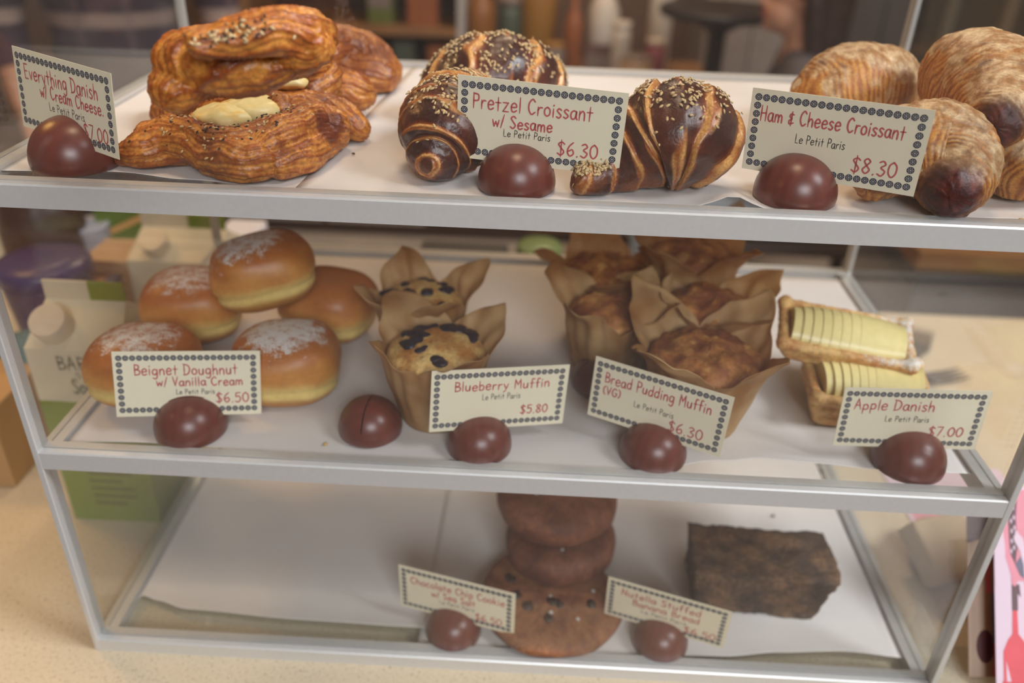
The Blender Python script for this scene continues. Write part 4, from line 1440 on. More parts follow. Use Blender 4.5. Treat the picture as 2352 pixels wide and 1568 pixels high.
# ------------------------------------------------------------------ things on the counter around the case
M_CARTON = plain('carton_white', lin(226, 212, 184), rough=0.45, noise=(20, 0.97))
M_GREEN = plain('carton_green', lin(132, 148, 40), rough=0.45, noise=(20, 0.93))
M_INK = plain('grey_green_ink', lin(128, 130, 104), rough=0.6)
M_CAPW = plain('white_plastic', lin(226, 208, 184), rough=0.35)


def rel(o, root):
    o.parent = root
    o.location = tuple(-np.array(root.location))
    return o


def carton(x0, x1, y0, y1, hb, hg, green, label, words=(), extra=None):
    root = empty('milk_carton', ((x0 + x1) / 2, (y0 + y1) / 2, 0.0))
    tag(root, label, 'carton', 'drink cartons left of the case')
    ym = (y0 + y1) / 2
    mb = MB()
    z1_, z2_ = green, hb
    def ring(z): return [(x0, y0, z), (x1, y0, z), (x1, y1, z), (x0, y1, z)]
    V = ring(0.0) + ring(z1_) + ring(z2_)
    side = lambda a: [(a, a + 1, a + 5, a + 4), (a + 1, a + 2, a + 6, a + 5), (a + 2, a + 3, a + 7, a + 6), (a + 3, a, a + 4, a + 7)]
    mb.add(V, [(3, 2, 1, 0)] + side(0), 1); mb.add(V, side(4), 0)
    rx = 0.006
    G = [(x0, y0, z2_), (x1, y0, z2_), (x1, y1, z2_), (x0, y1, z2_), (x0 + rx, ym - .001, hg), (x1 - rx, ym - .001, hg), (x1 - rx, ym + .001, hg), (x0 + rx, ym + .001, hg)]
    mb.add(G, [(0, 1, 5, 4), (2, 3, 7, 6), (1, 2, 6, 5), (3, 0, 4, 7)], 0)
    mb.box((x0 + rx, ym - .001, hg), (x0 + (x1 - x0) * .55, ym + .001, hg + .016), 0)
    mb.box((x0 + (x1 - x0) * .55, ym - .001, hg), (x1 - rx, ym + .001, hg + .016), 1)
    rel(link('carton_body', mb.v, mb.f, [M_CARTON, M_GREEN], mi=mb.mi, smooth=False), root)
    d = np.array([0, ym - y0, hg - z2_]); d /= np.linalg.norm(d); n = np.array([0, -d[2], d[1]])
    c = np.array([x0 + (x1 - x0) * .28, y0, z2_]) + d * 0.018
    cp = MB()
    V, F, _ = tube([c - n * .002, c + n * .012, c + n * .0165], [.0145, .0145, .0135], n=32, m=6, cap=False)
    cp.add(V, F)
    rel(link_mb('screw_cap', cp, M_CAPW, auto=40), root)
    if words:
        tx = MB()
        cw, ch = x1 - x0, hb - green
        for t_, u0, u1, v, cap, pen in words:
            write(tx, t_, u0, u1, v, cap, pen, 0, cw, ch, y=0.0)
        V = np.array(tx.v) + np.array([(x0 + x1) / 2, y0 - 0.0003, (green + hb) / 2])
        rel(link('carton_print', V, tx.f, M_INK, smooth=False, recalc=False), root)
    if extra: extra(root)
    return root


def small_print(x0, x1, y, z0_, z1_, rows, root):
    mb = MB()
    for i in range(rows):
        z = z1_ - (z1_ - z0_) * i / max(1, rows - 1)
        mb.box((x0, y - .0003, z - .0016), (x0 + (x1 - x0) * (0.95 - 0.25 * (i % 3 == 2)), y, z + .0016))
    rel(link_mb('carton_print', mb, plain('olive_ink', lin(104, 112, 36), rough=.6), smooth=False), root)


carton(-.0825, -.0065, .1355, .206, .1735, .2, .125, 'white and green soy milk carton standing against the left side of the case',
       words=[('BARISTA', .3, 1.0, .36, .26, .0016), ('SERIES', .46, .9, .52, .1, .0007), ('Soy', .4, .62, .82, .28, .0016)],
       extra=lambda r: small_print(-.06, -.02, .1355, .02, .06, 6, r))
p2, p3 = at(292, 600, y=.40), at(505, 560, y=.40)
carton(p2[0], p3[0], .40, .475, .125, .15, .02, 'plain white carton standing behind the left rear corner of the case')
p = at(205, 640, y=.41)
kb = MB().box((p[0] - .004, .41, 0), (p2[0] - .006, .47, .118))
for i in range(6): kb.box((p[0] + .004, .4097, .045 + i * .011), (p2[0] - .012, .41, .049 + i * .011), 1)
tag(link('kraft_box', kb.v, kb.f, [plain('kraft_board', lin(186, 150, 112), rough=.7), plain('brown_ink', lin(140, 104, 72), rough=.7)], mi=kb.mi, smooth=False, loc=(p[0], .44, 0)),
    'kraft box printed with brown lines beside the plain white carton', 'box')
p = at(158, 650, y=.37)
sb = MB()
for i, m in enumerate((0, 1, 2)): sb.box((p[0] + i * .012, .37, 0), (p[0] + i * .012 + .0119, .41, .095 + .004 * i), m)
tag(link('snack_packet', sb.v, sb.f, [plain('packet_red', lin(132, 74, 48), rough=.5), plain('packet_tan', lin(176, 128, 86), rough=.5), plain('packet_blue', lin(82, 82, 108), rough=.5)], mi=sb.mi, smooth=False, loc=(p[0], .39, 0), bevel=.002),
    'brown and blue striped snack packet standing left of the kraft box', 'packet')
# purple tumbler with its lid, and the teal bag in front
p = at(78, 640, y=.31)
tb = empty('tumbler', (p[0], .33, 0)); tag(tb, 'purple tumbler with a wide flat lid at the left edge', 'tumbler')
M_PUR = plain('purple_plastic', lin(74, 58, 98), rough=.4, noise=(40, .9))
rel(link_mb('tumbler_body', MB().lathe([(.024, 0), (.027, .004), (.034, .07), (.041, .135), (.041, .138)], 36, (p[0], .33, 0)), M_PUR), tb)
rel(link_mb('tumbler_lid', MB().lathe([(.041, .138), (.044, .139), (.0445, .150), (.041, .156), (.02, .158), (.003, .158)], 36, (p[0], .33, 0)), plain('purple_lid', lin(66, 54, 104), rough=.35)), tb)
p = at(110, 790, y=.265)
V, F, N = voxel_union([ellipsoid((p[0] - .02, .275, .045), (.055, .035, .06)), ellipsoid((p[0] + .012, .285, .05), (.04, .03, .055)), ellipsoid((p[0] - .03, .28, .02), (.062, .04, .03))], .004, 4)
V = V + N * (.004 * fbm(V, 30, 5))[:, None]; V = flatten(V, 0, .005)
tag(link('fabric_pouch', V, F, plain('teal_cloth', lin(96, 122, 122), rough=.8, noise=(200, .85), bump=.3), loc=(p[0], .28, 0)), 'teal cloth pouch slumped behind the front milk carton', 'pouch')
p = at(0, 930, y=.2)
cb = MB().box((p[0] - .12, .17, 0), (p[0] + .012, .29, .085))
tag(link_mb('cardboard_box', cb, plain('cardboard', lin(190, 150, 104), rough=.8, noise=(30, .92)), smooth=False, loc=(p[0] - .05, .23, 0), bevel=.002), 'small brown cardboard box at the left edge of the counter', 'box')
p = at(105, 540, y=.53)
V, F, N = voxel_union([tube([(p[0], .53, .01), (p[0], .53, .06), (p[0], .53, .12), (p[0], .53, .15)], [.046, .05, .046, .036], n=20, m=12)[:2]], .004, 3)
V = V + N * (.003 * fbm(V, 28, 8))[:, None]; V[:, 2] = np.maximum(V[:, 2], 0.0004)
tag(link('coffee_bag', V, F, plain('dark_brown_foil', lin(66, 42, 34), rough=.45, noise=(30, .8)), loc=(p[0], .53, 0)), 'dark brown coffee bag standing at the back of the counter on the left', 'bag')
p = at(15, 540, y=.56)
tag(link_mb('white_box', MB().box((p[0] - .12, .53, 0), (p[0] + .022, .6, .105)), M_CARTON, smooth=False, loc=(p[0] - .05, .56, 0), bevel=.002), 'plain white box at the far left rear of the counter', 'box')
p = at(205, 545, y=.55)
tag(link_mb('paper_cup', MB().lathe([(.018, 0), (.02, .002), (.026, .098), (.0275, .1), (.0265, .102), (.02, .1)], 32, (p[0], .55, 0)), plain('pale_blue_paper', lin(176, 176, 190), rough=.5), loc=(p[0], .55, 0)), 'pale blue grey paper cup beside the dark brown coffee bag', 'cup')
p, q = at(238, 545, y=.57), at(385, 505, y=.57)
gb = MB().box((p[0], .56, 0), (q[0], .6, .125))
a_, b_ = (p[0], .5597, .075), (q[0] - .01, .5597, .112)
gb.add([(a_[0], a_[1], a_[2]), (b_[0], a_[1], b_[2]), (b_[0], a_[1], b_[2] + .008), (a_[0], a_[1], a_[2] + .008)], [(0, 1, 2, 3)], 1)
tag(link('green_box', gb.v, gb.f, [plain('leaf_green', lin(104, 128, 44), rough=.5, noise=(40, .8)), plain('orange_band', lin(226, 170, 104), rough=.5)], mi=gb.mi, smooth=False, loc=((p[0] + q[0]) / 2, .58, 0)), 'green box with a slanting orange band behind the cartons', 'box')
p, q = at(418, 520, y=.57), at(482, 520, y=.57)
wb = MB().box((p[0], .56, 0), (q[0], .6, .11)); wb.box((p[0] - .0005, .5596, .06), (p[0] + .008, .56, .11), 1)
tag(link('tea_packet', wb.v, wb.f, [plain('packet_white', lin(196, 188, 182), rough=.5), plain('teal_stripe', lin(60, 110, 100), rough=.5)], mi=wb.mi, smooth=False, loc=(p[0], .58, 0)), 'white packet with a teal edge between the green box and the case', 'packet')
p, q = at(512, 525, y=.575), at(600, 525, y=.575)
tag(link_mb('napkin_stack', MB().box((p[0], .54, 0), (q[0], .602, .095)), plain('napkin_white', lin(214, 206, 208), rough=.8, noise=(60, .96)), smooth=False, loc=(p[0], .57, 0), bevel=.004), 'stack of white napkins behind the left rear corner post', 'napkins')
p = at(1240, 552, y=.575)
jr = empty('glass_jar', (p[0], .572, 0)); tag(jr, 'small jar with a green lid behind the middle shelf', 'jar')
rel(link_mb('jar_body', MB().lathe([(.028, 0), (.031, .004), (.031, .068), (.026, .074)], 32, (p[0], .572, 0)), plain('jar_sage', lin(150, 158, 128), rough=.2)), jr)
rel(link_mb('jar_lid', MB().lathe([(.027, .074), (.029, .075), (.029, .088), (.026, .091), (.004, .092)], 32, (p[0], .572, 0)), plain('jar_lid_green', lin(112, 126, 76), rough=.4)), jr)
p, q = at(960, 545, y=.56), at(1165, 552, y=.56)
tag(link_mb('black_box', MB().box((p[0], .545, 0), (q[0], .6, .078)), plain('black_plastic', lin(50, 46, 42), rough=.5), smooth=False, loc=(p[0], .57, 0), bevel=.003), 'low black box behind the rear rail of the middle shelf', 'box')


# ------------------------------------------------------------------ right of the case
M_STEEL = plain('fork_steel', lin(128, 118, 108), rough=.35, metal=.6)


def fork(u, v, u2, v2, label):  # solid forks added to stand in for a reflection of forks
    """A fork laid on the counter in place of a reflected one, from the tine tips (u, v) to the handle side (u2, v2)."""
    a, b = at(u, v, .002), at(u2, v2, .002)
    d = (b - a) / np.linalg.norm(b - a); n = np.array([-d[1], d[0], 0]); zz = np.array([0, 0, 1.0])
    root = empty('fork', tuple(a)); tag(root, label, 'fork', 'forks in place of reflections right of the case')
    for k in range(4):
        o = n * (k - 1.5) * .0068
        rel(link_mb('tine', MB().tube([a + o + zz * .003, a + o + d * .02 + zz * .001, a + o + d * .046 + zz * .001], [.0008, .0016, .0018], n=8, m=10), M_STEEL), root)
    mb = MB()
    for s, w in ((.044, .0115), (.056, .012), (.066, .008), (.076, .004), (.11, .0035), (.17, .0055), (.185, .005)): pass
    pr = [(.044, .0115), (.056, .012), (.066, .008), (.076, .004), (.11, .0035), (.17, .006), (.186, .004)]
    V = []
    for s, w in pr:
        for sg, hh in ((-1, .0005), (1, .0005), (1, .0022), (-1, .0022)): V.append(a + d * s + n * w * sg + zz * hh)
    F = []
    for i in range(len(pr) - 1):
        for k in range(4): F.append((i * 4 + k, i * 4 + (k + 1) % 4, i * 4 + 4 + (k + 1) % 4, i * 4 + 4 + k))
    F += [(3, 2, 1, 0), tuple(range(len(pr) * 4 - 4, len(pr) * 4))]
    mb.add(V, F)
    rel(link_mb('fork_handle', mb, M_STEEL, bevel=.0006), root)


fork(2122, 758, 2085, 890, 'steel fork added in place of a reflected fork, tines pointing to the back')
fork(2214, 860, 2130, 872, 'steel fork added in place of a reflected fork, tines pointing to the right')
# kraft pouch lying by the right side
p = at(2160, 1265, .02)
_q = MB().box((-.027, -.026, -.012), (.027, .026, .012), M=(rot3((0, 0, 1), .35) @ rot3((1, 0, 0), .5), (p[0], p[1] - .004, .026)))
V, F, N = voxel_union([(np.array(_q.v), _q.f), ellipsoid((p[0] + .004, p[1] + .01, .018), (.026, .03, .018))], .0028, 5)
V = flatten(V, 0, .005)
kp = link('paper_bag', V, F, plain('kraft_paper', lin(190, 164, 132), rough=.75, noise=(40, .9), bump=.3), loc=(p[0], p[1], 0)); tag(kp, 'small kraft paper bag lying against the right side of the case', 'bag')
bd = MB()
Vb, Fb, _ = tube([(p[0] + .028, p[1] - .03, .012), (p[0] + .03, p[1], .022), (p[0] + .022, p[1] + .034, .024)], [.003, .004, .003], n=10, m=16)
rel(link('bag_seam', Vb, Fb, plain('grey_green_seam', lin(120, 120, 98), rough=.7), recalc=True), kp)

# pink picture cards standing in the rack, seen face on
M_PINK = plain('pale_pink_card', lin(226, 200, 214), rough=.5, noise=(20, .98))
M_CORAL = plain('coral_print', lin(226, 96, 104), rough=.5)
M_ROSE = plain('rose_print', lin(230, 150, 164), rough=.5)
M_SLATE = plain('slate_print', lin(120, 116, 132), rough=.5)
M_UMBER = plain('umber_print', lin(112, 88, 92), rough=.5)
M_LIPS = plain('dark_lip_print', lin(82, 30, 32), rough=.5)
M_SKIN_P = plain('skin_print', lin(190, 160, 138), rough=.5)


def picture_card(label, o, ex, ez, w, h, shapes, base, name='picture_card', um=(.36, 0), vm=1.0):
    """Card of size w x h at corner o with axes ex (right) and ez (up); shapes: (material index, polygon in card units 0..1)."""
    o, ex, ez = (np.array(q, float) for q in (o, ex, ez))
    ex /= np.linalg.norm(ex); ez /= np.linalg.norm(ez); n = np.cross(ex, ez)
    mb = MB()
    t_ = .0006
    V = [o, o + ex * w, o + ex * w + ez * h, o + ez * h]
    V = V + [q - n * t_ for q in V]
    mb.add(V, [(0, 1, 2, 3), (7, 6, 5, 4), (0, 4, 5, 1), (1, 5, 6, 2), (2, 6, 7, 3), (3, 7, 4, 0)], 0)
    for k, (mi, poly) in enumerate(shapes):
        poly = [((min(1, max(0, a * um[0] + um[1])) if a < .99 else 1.0), min(1, b * vm)) for a, b in poly]
        P = [o + ex * w * a + ez * h * b + n * (.00015 + .00003 * k) for a, b in poly]
        mb.add(P, [tuple(range(len(P)))], mi)
    r = link(name, mb.v, mb.f, [base, M_CORAL, M_ROSE, M_SLATE, M_UMBER, M_PINK, M_LIPS, M_SKIN_P], mi=mb.mi, smooth=False, recalc=False, loc=tuple(o))
    return tag(r, label, 'card')


def circ(x, y, rx, ry, n=20, a0=0, a1=2 * math.pi):
    return [(x + rx * math.cos(a0 + (a1 - a0) * i / n), y + ry * math.sin(a0 + (a1 - a0) * i / n)) for i in range(n + (abs(a1 - a0) < 6.2))]


sh = [(2, [(.0, .62), (.04, .7), (.14, .72), (.5, .72), (1, .72), (1, .42), (.3, .40), (.16, .5)]),
      (5, circ(0.02, .50, .16, .12)),
      (1, [(.12, .02), (.12, .16), (.2, .2), (.27, .22), (.28, .30), (.36, .30), (.37, .22), (.48, .19), (.62, .12), (.7, 0), (.3, .0)]),
      (4, [(.275, .30), (.37, .30), (.37, .36), (.42, .345), (.40, .39), (.275, .39)]),
      (2, circ(.32, .405, .05, .022)),
      (5, [(.16, .13), (.25, .05), (.17, .05)]),
      (1, [(.10, .04), (1, .0), (1, .03), (.10, .06)]),
      (3, [(.28, -.0), (1, .0), (1, .02), (.3, .02)]),
      (4, [(.27, .74), (.24, .62), (.26, .50), (.34, .46), (.38, .52), (.36, .62), (.40, .74), (.335, .765)]),
      (3, [(.34, .46), (.42, .42), (.56, .40), (.6, .46), (.44, .49)]),
      (5, [(.33, .54), (.41, .51), (.47, .46), (.5, .38), (.58, .38), (.54, .48), (.47, .55), (.35, .58)]),
      (1, [(.5, .86), (1, .84), (1, .93), (.6, .94)]), (3, [(.35, .9), (1, .96), (1, 1), (.35, .95)])]
for i in range(7):
    for j in range(2):
        sh.append((5, circ(.275 + .048 * j + .012 * math.sin(i), .505 + .035 * i + .012 * j, .016, .009, 8)))
picture_card('pale pink card with coral bottle shapes standing right of the case', (.654, -.002, .004), (1, .04, 0), (0.0, .6, .8), .125, .15, sh, M_PINK, vm=1.37)
picture_card('photo card with dark red lips standing behind the pink card', (.642, .016, .004), (1, .04, 0), (0.0, .6, .8), .09, .12,
             [(7, [(0, 0), (.7, 0), (.7, .96), (0, .96)]), (6, circ(.72, .18, .17, .10)), (1, [(.76, .50), (.84, .50), (.82, .74), (.74, .74)]), (1, [(.86, 0), (.97, 0), (.95, .2), (.88, .2)]), (3, [(.86, .2), (.96, .2), (.94, .5), (.85, .5)]), (4, [(.4, .8), (.9, .85), (.9, .97), (.4, .97)])], plain('card_brown', lin(176, 128, 98), rough=.5), name='photo_card', um=(.44, -.178))
picture_card('pale pink flyer lying flat on the counter behind the standing cards', (.665, .165, .0012), (1, .05, 0), (-.05, 1, 0), .12, .10, [(2, [(.1, .1), (.9, .1), (.9, .4), (.1, .4)])], M_PINK, name='flyer')
M_EDGE = glass_mat('card_rack_acrylic', dust=.06)
rk = MB()
rk.box((.618, -.024, 0), (.80, -.020, .03)); rk.box((.618, -.020, 0), (.80, .045, .003)); rk.box((.615, -.024, 0), (.618, .06, .03))
tag(link_mb('card_rack', rk, M_EDGE, smooth=False, loc=(.72, .01, 0)), 'clear acrylic rack holding the picture cards at the lower right', 'rack')

# ------------------------------------------------------------------ the room behind
M_OAK = plain('worn_oak', lin(150, 104, 62), rough=.55, noise=(9, .8))
M_DKW = plain('dark_shelf_back', lin(70, 48, 36), rough=.7, noise=(6, .8))
M_WHP = plain('white_painted', lin(190, 180, 172), rough=.5)
sbd = empty('sideboard', (-.05, 3.2, FZ)); tag(sbd, 'wooden sideboard with shelves along the rear of the room', 'sideboard')
rel(link_mb('sideboard_top', MB().box((-1.1, 2.95, -.29), (1.0, 3.45, -.25)), M_OAK, smooth=False), sbd)
rel(link_mb('sideboard_body', MB().box((-1.08, 3.0, FZ), (.98, 3.45, -.29)), M_DKW, smooth=False), sbd)
for x0_, x1_, m in ((-1.05, -.62, M_WHP), (-.60, -.17, M_WHP), (-.15, .26, M_DKW), (.28, .60, M_OAK), (.62, .96, M_WHP)):
    d_ = rel(link_mb('cabinet_door', MB().box((x0_, 2.982, FZ + .06), (x1_, 3.0, -.31)), m, smooth=False, bevel=.004), sbd)
    k_ = link_mb('door_knob', MB().lathe([(.004, 0), (.004, .01), (.012, .014), (.012, .02), (.004, .024)], 12, (0, 0, 0)), M_STEEL, parent=d_)
    k_.rotation_euler = (math.pi / 2, 0, 0); k_.location = (x1_ - .04, 2.982, -.5)
su = empty('shelf_unit', (-.42, 3.2, -.25)); tag(su, 'open wooden shelf standing on the left half of the sideboard', 'shelf')
rel(link_mb('shelf_board', MB().box((-.86, 3.0, -.105), (-.03, 3.4, -.075)), M_OAK, smooth=False), su)
rel(link_mb('shelf_board', MB().box((-.86, 3.0, .26), (-.03, 3.4, .29)), M_OAK, smooth=False), su)
rel(link_mb('shelf_back', MB().box((-.86, 3.38, -.25), (-.03, 3.4, .5)), M_DKW, smooth=False), su)
for x in (-.88, -.03):
    rel(link_mb('shelf_upright', MB().box((x, 3.0, -.25), (x + .03, 3.4, .5)), M_WHP if x > -.5 else M_OAK, smooth=False), su)


def on_shelf(name, label, cat, u, w, y, z, h, mat, kind='box', top=None, group='goods on the rear shelves'):
    x = at(u, 60, y=y)[0]
    root = empty(name, (x, y, z)); tag(root, label, cat, group)
    if kind == 'box':
        link_mb('box_body' if name.endswith('box') else 'body', MB().box((-w / 2, -.05, 0), (w / 2, .05, h)), mat, parent=root, smooth=False, bevel=.004)
        if top: link_mb('label_band', MB().box((-w / 2 + .006, -.0515, h * .3), (w / 2 - .006, -.05, h * .7)), top, parent=root, smooth=False)
    else:
        pr = {'bottle': [(.8, 0), (1, .02), (1, .55), (.9, .66), (.34, .8), (.32, .9)], 'jar': [(.9, 0), (1, .03), (1, .8), (.86, .9)], 'pump': [(.96, 0), (1, .04), (1, .5), (.72, .68), (.3, .8), (.26, .9)]}[kind]
        link_mb('vessel', MB().lathe([(r * w / 2, z_ * h) for r, z_ in pr], 28), mat, parent=root)
        link_mb('cap', MB().lathe([(pr[-1][0] * w / 2 * 1.1, h * .9), (pr[-1][0] * w / 2 * 1.1, h), (pr[-1][0] * w / 2 * .7, h * 1.01)], 24), top or mat, parent=root)
    return root


CR = lambda n, *c, r=.4: plain(n, lin(*c), rough=r, noise=(20, .9))
M_AMB, M_AMB2 = CR('amber_syrup', 150, 96, 44), CR('honey_syrup', 168, 118, 54)
M_WHB, M_PKJ, M_GRN, M_GRY, M_TEAL = CR('white_bottle', 214, 198, 182), CR('pink_jar', 158, 86, 92), CR('moss_green', 104, 112, 52), CR('grey_tin', 136, 118, 108), CR('bluegreen_tin', 84, 92, 78)
M_BLK = CR('black_lacquer', 44, 38, 36)
M_CAR = CR('caramel', 160, 92, 52)
on_shelf('green_box', 'mossy green box on the open wooden shelf', 'box', 880, .1, 3.1, -.075, .2, M_GRN, top=M_GRY)
on_shelf('brown_box', 'brown box beside the green one on the open wooden shelf', 'box', 975, .12, 3.1, -.075, .2, M_CAR)
on_shelf('storage_box', 'dark teal tin under the open wooden shelf board', 'box', 930, .08, 3.1, -.25, .11, M_TEAL)
on_shelf('storage_box', 'caramel tin under the open wooden shelf board', 'box', 1010, .09, 3.1, -.25, .10, M_CAR)
on_shelf('syrup_bottle', 'amber syrup bottle just right of the white shelf upright', 'bottle', 1105, .11, 3.05, -.25, .4, M_AMB, 'bottle', M_BLK)
on_shelf('tin_canister', 'blue green canister between the amber bottles', 'canister', 1170, .1, 3.15, -.25, .28, M_TEAL, 'jar', M_GRY)
on_shelf('syrup_bottle', 'large honey coloured jug in the middle of the sideboard', 'bottle', 1235, .16, 3.2, -.25, .46, M_AMB2, 'jar', M_AMB)
on_shelf('tin_canister', 'short grey tin in front of the honey coloured jug', 'canister', 1275, .09, 3.0, -.25, .14, M_GRY, 'jar', M_AMB2)
on_shelf('syrup_bottle', 'narrow orange bottle right of the honey coloured jug', 'bottle', 1318, .07, 3.05, -.25, .34, M_CAR, 'bottle', M_BLK)
on_shelf('cocoa_box', 'brown box under the white pump bottle', 'box', 1382, .12, 3.1, -.25, .13, CR('cocoa', 116, 82, 72), top=M_GRY)
on_shelf('pump_bottle', 'white cone shaped bottle standing on the brown box', 'bottle', 1385, .12, 3.1, -.12, .24, M_WHB, 'pump')
on_shelf('pump_bottle', 'small white bottle right of the cone shaped one', 'bottle', 1430, .075, 3.05, -.25, .22, M_WHB, 'jar')
on_shelf('cookie_jar', 'cream coloured jar at the front right of the sideboard', 'jar', 1470, .13, 3.02, -.25, .10, CR('cream_jar', 186, 150, 116), 'jar', M_GRY)
on_shelf('pink_jar', 'tall jar with a pink lower half and pale top', 'jar', 1512, .08, 3.1, -.25, .15, M_PKJ, 'jar', M_WHB)
on_shelf('milk_jug', 'tall white jug at the right end of the sideboard', 'jug', 1515, .1, 3.28, -.25, .4, M_WHB, 'jar')
# bar table with pedestal in front of pale panels
x = .915
bt = empty('bar_table', (x, 2.7, FZ)); tag(bt, 'black pedestal bar table right of the sideboard goods', 'table')
rel(link_mb('table_top', MB().lathe([(.20, .055), (.21, .06), (.21, .08), (.205, .085)], 40, (x, 2.7, 0)), M_BLK), bt)
rel(link_mb('pedestal', MB().lathe([(.032, FZ + .03), (.032, .0), (.06, .02), (.13, .055)], 24, (x, 2.7, 0)), M_BLK), bt)
rel(link_mb('table_foot', MB().lathe([(.2, FZ), (.2, FZ + .015), (.05, FZ + .03)], 32, (x, 2.7, 0)), M_BLK), bt)
pc = empty('filing_cabinet', (1.15, 3.6, FZ)); tag(pc, 'pale grey cabinet behind the bar table', 'cabinet')
rel(link_mb('cabinet_body', MB().box((1.0, 3.45, FZ), (1.42, 3.85, .02)), CR('grey_steel', 150, 138, 130), smooth=False, bevel=.004), pc)
for i in range(2):
    d_ = rel(link_mb('cabinet_door', MB().box((1.01 + .2 * i, 3.432, FZ + .05), (1.205 + .2 * i, 3.45, .0)), CR('grey_door', 160, 146, 138), smooth=False, bevel=.003), pc)
gc = empty('wardrobe', (1.62, 3.3, FZ)); tag(gc, 'dark grey wardrobe behind the seated person', 'wardrobe')
rel(link_mb('wardrobe_body', MB().box((1.5, 3.1, FZ), (1.75, 3.6, .75)), CR('charcoal_panel', 78, 72, 70), smooth=False), gc)
for i in range(2): rel(link_mb('wardrobe_door', MB().box((1.505 + .122 * i, 3.085, FZ + .05), (1.622 + .122 * i, 3.1, .72)), CR('charcoal_door', 88, 80, 76), smooth=False, bevel=.003), gc)
bk = empty('bookcase', (2.1, 3.3, FZ)); tag(bk, 'dark green brown bookcase at the far right rear', 'bookcase')
rel(link_mb('bookcase_body', MB().box((1.78, 3.1, FZ), (2.5, 3.6, .75)), CR('olive_wood', 74, 64, 48), smooth=False), bk)
for i in range(3): rel(link_mb('bookcase_upright', MB().box((1.85 + .22 * i, 3.07, FZ), (1.89 + .22 * i, 3.1, .75)), CR('pale_olive', 120, 108, 88), smooth=False), bk)
# low bench beyond the counter on the right
bn = empty('metal_bench', (1.38, 1.45, FZ)); tag(bn, 'low steel work bench with a wooden top beyond the right of the counter', 'bench')
rel(link_mb('bench_top', MB().box((1.14, 1.28, -.235), (1.62, 1.7, -.195)), M_OAK, smooth=False), bn)
rel(link_mb('bench_rail', MB().box((1.15, 1.29, -.29), (1.61, 1.68, -.235)), CR('bench_black', 58, 56, 54), smooth=False), bn)
rel(link_mb('bench_body', MB().box((1.16, 1.3, FZ), (1.6, 1.68, -.29)), CR('bench_grey', 118, 110, 106), smooth=False), bn)


# ------------------------------------------------------------------ people
M_SKIN = plain('skin', lin(204, 148, 118), rough=.5, noise=(30, .93))
M_HAIR = plain('dark_brown_hair', lin(58, 38, 30), rough=.5, noise=(150, .7))
M_LIP = plain('lips', lin(156, 70, 66), rough=.4)
M_EYE = plain('eye', lin(60, 44, 36), rough=.2)
t = NT('plaid_flannel')
_sx = t.n('ShaderNodeSeparateXYZ'); t.l(t.coord(), _sx.inputs[0])
def _band(sock, freq, lo, hi):
    a = t.n('ShaderNodeMath', _operation='MULTIPLY'); t.l(sock, a.inputs[0]); a.inputs[1].default_value = freq
    b = t.n('ShaderNodeMath', _operation='FRACT'); t.l(a.outputs[0], b.inputs[0])
    return t.ramp(b.outputs[0], [(lo, (0, 0, 0)), (lo + .03, (1, 1, 1)), (hi, (1, 1, 1)), (hi + .03, (0, 0, 0))])
_h = _band(_sx.outputs['Z'], 8.0, .36, .62); _v = _band(_sx.outputs['X'], 9.0, .4, .55)
_c = t.mix(_h, lin(62, 46, 58), lin(150, 128, 118))
_v2 = t.n('ShaderNodeMath', _operation='MULTIPLY'); t.l(_v, _v2.inputs[0]); _v2.inputs[1].default_value = .35
t.l(t.mix(_v2.outputs[0], _c, lin(120, 96, 96)), t.b.inputs['Base Color']); t.b.inputs['Roughness'].default_value = .85
M_PLAID = t.m
M_GREYTOP = plain('grey_knit', lin(84, 78, 82), rough=.85, noise=(80, .85))
M_DKTROU = plain('dark_trousers', lin(56, 46, 46), rough=.85)
M_JEANS = plain('pale_blue_denim', lin(164, 176, 188), rough=.8, noise=(60, .9))


def hand(wrist, direction, palm_n, parts, s=1.0):
    """Palm and five separate bent fingers."""
    w = np.array(wrist, float); d = np.array(direction, float); d /= np.linalg.norm(d)
    n = np.array(palm_n, float); n -= d * (n @ d); n /= np.linalg.norm(n); sd = np.cross(d, n)
    parts.append(tube([w - d * .02, w + d * .02, w + d * .055, w + d * .085], [.026 * s, .03 * s, .036 * s, .034 * s], n=14, m=10, flat=.5, up=n)[:2])
    for k, L in enumerate((.068, .078, .072, .056)):
        b = w + d * .085 + sd * (k - 1.5) * .019 * s
        parts.append(tube([b - d * .02, b + d * L * .45 + n * .004, b + d * L * .8 + n * .018, b + d * L * .95 + n * .03], [.010 * s, .0095 * s, .009 * s, .007 * s], n=10, m=12)[:2])
    b = w + d * .03 - sd * .028 * s
    parts.append(tube([b, b - sd * .022 + d * .022 + n * .006, b - sd * .03 + d * .05 + n * .016], [.013 * s, .0115 * s, .009 * s], n=10, m=10)[:2])


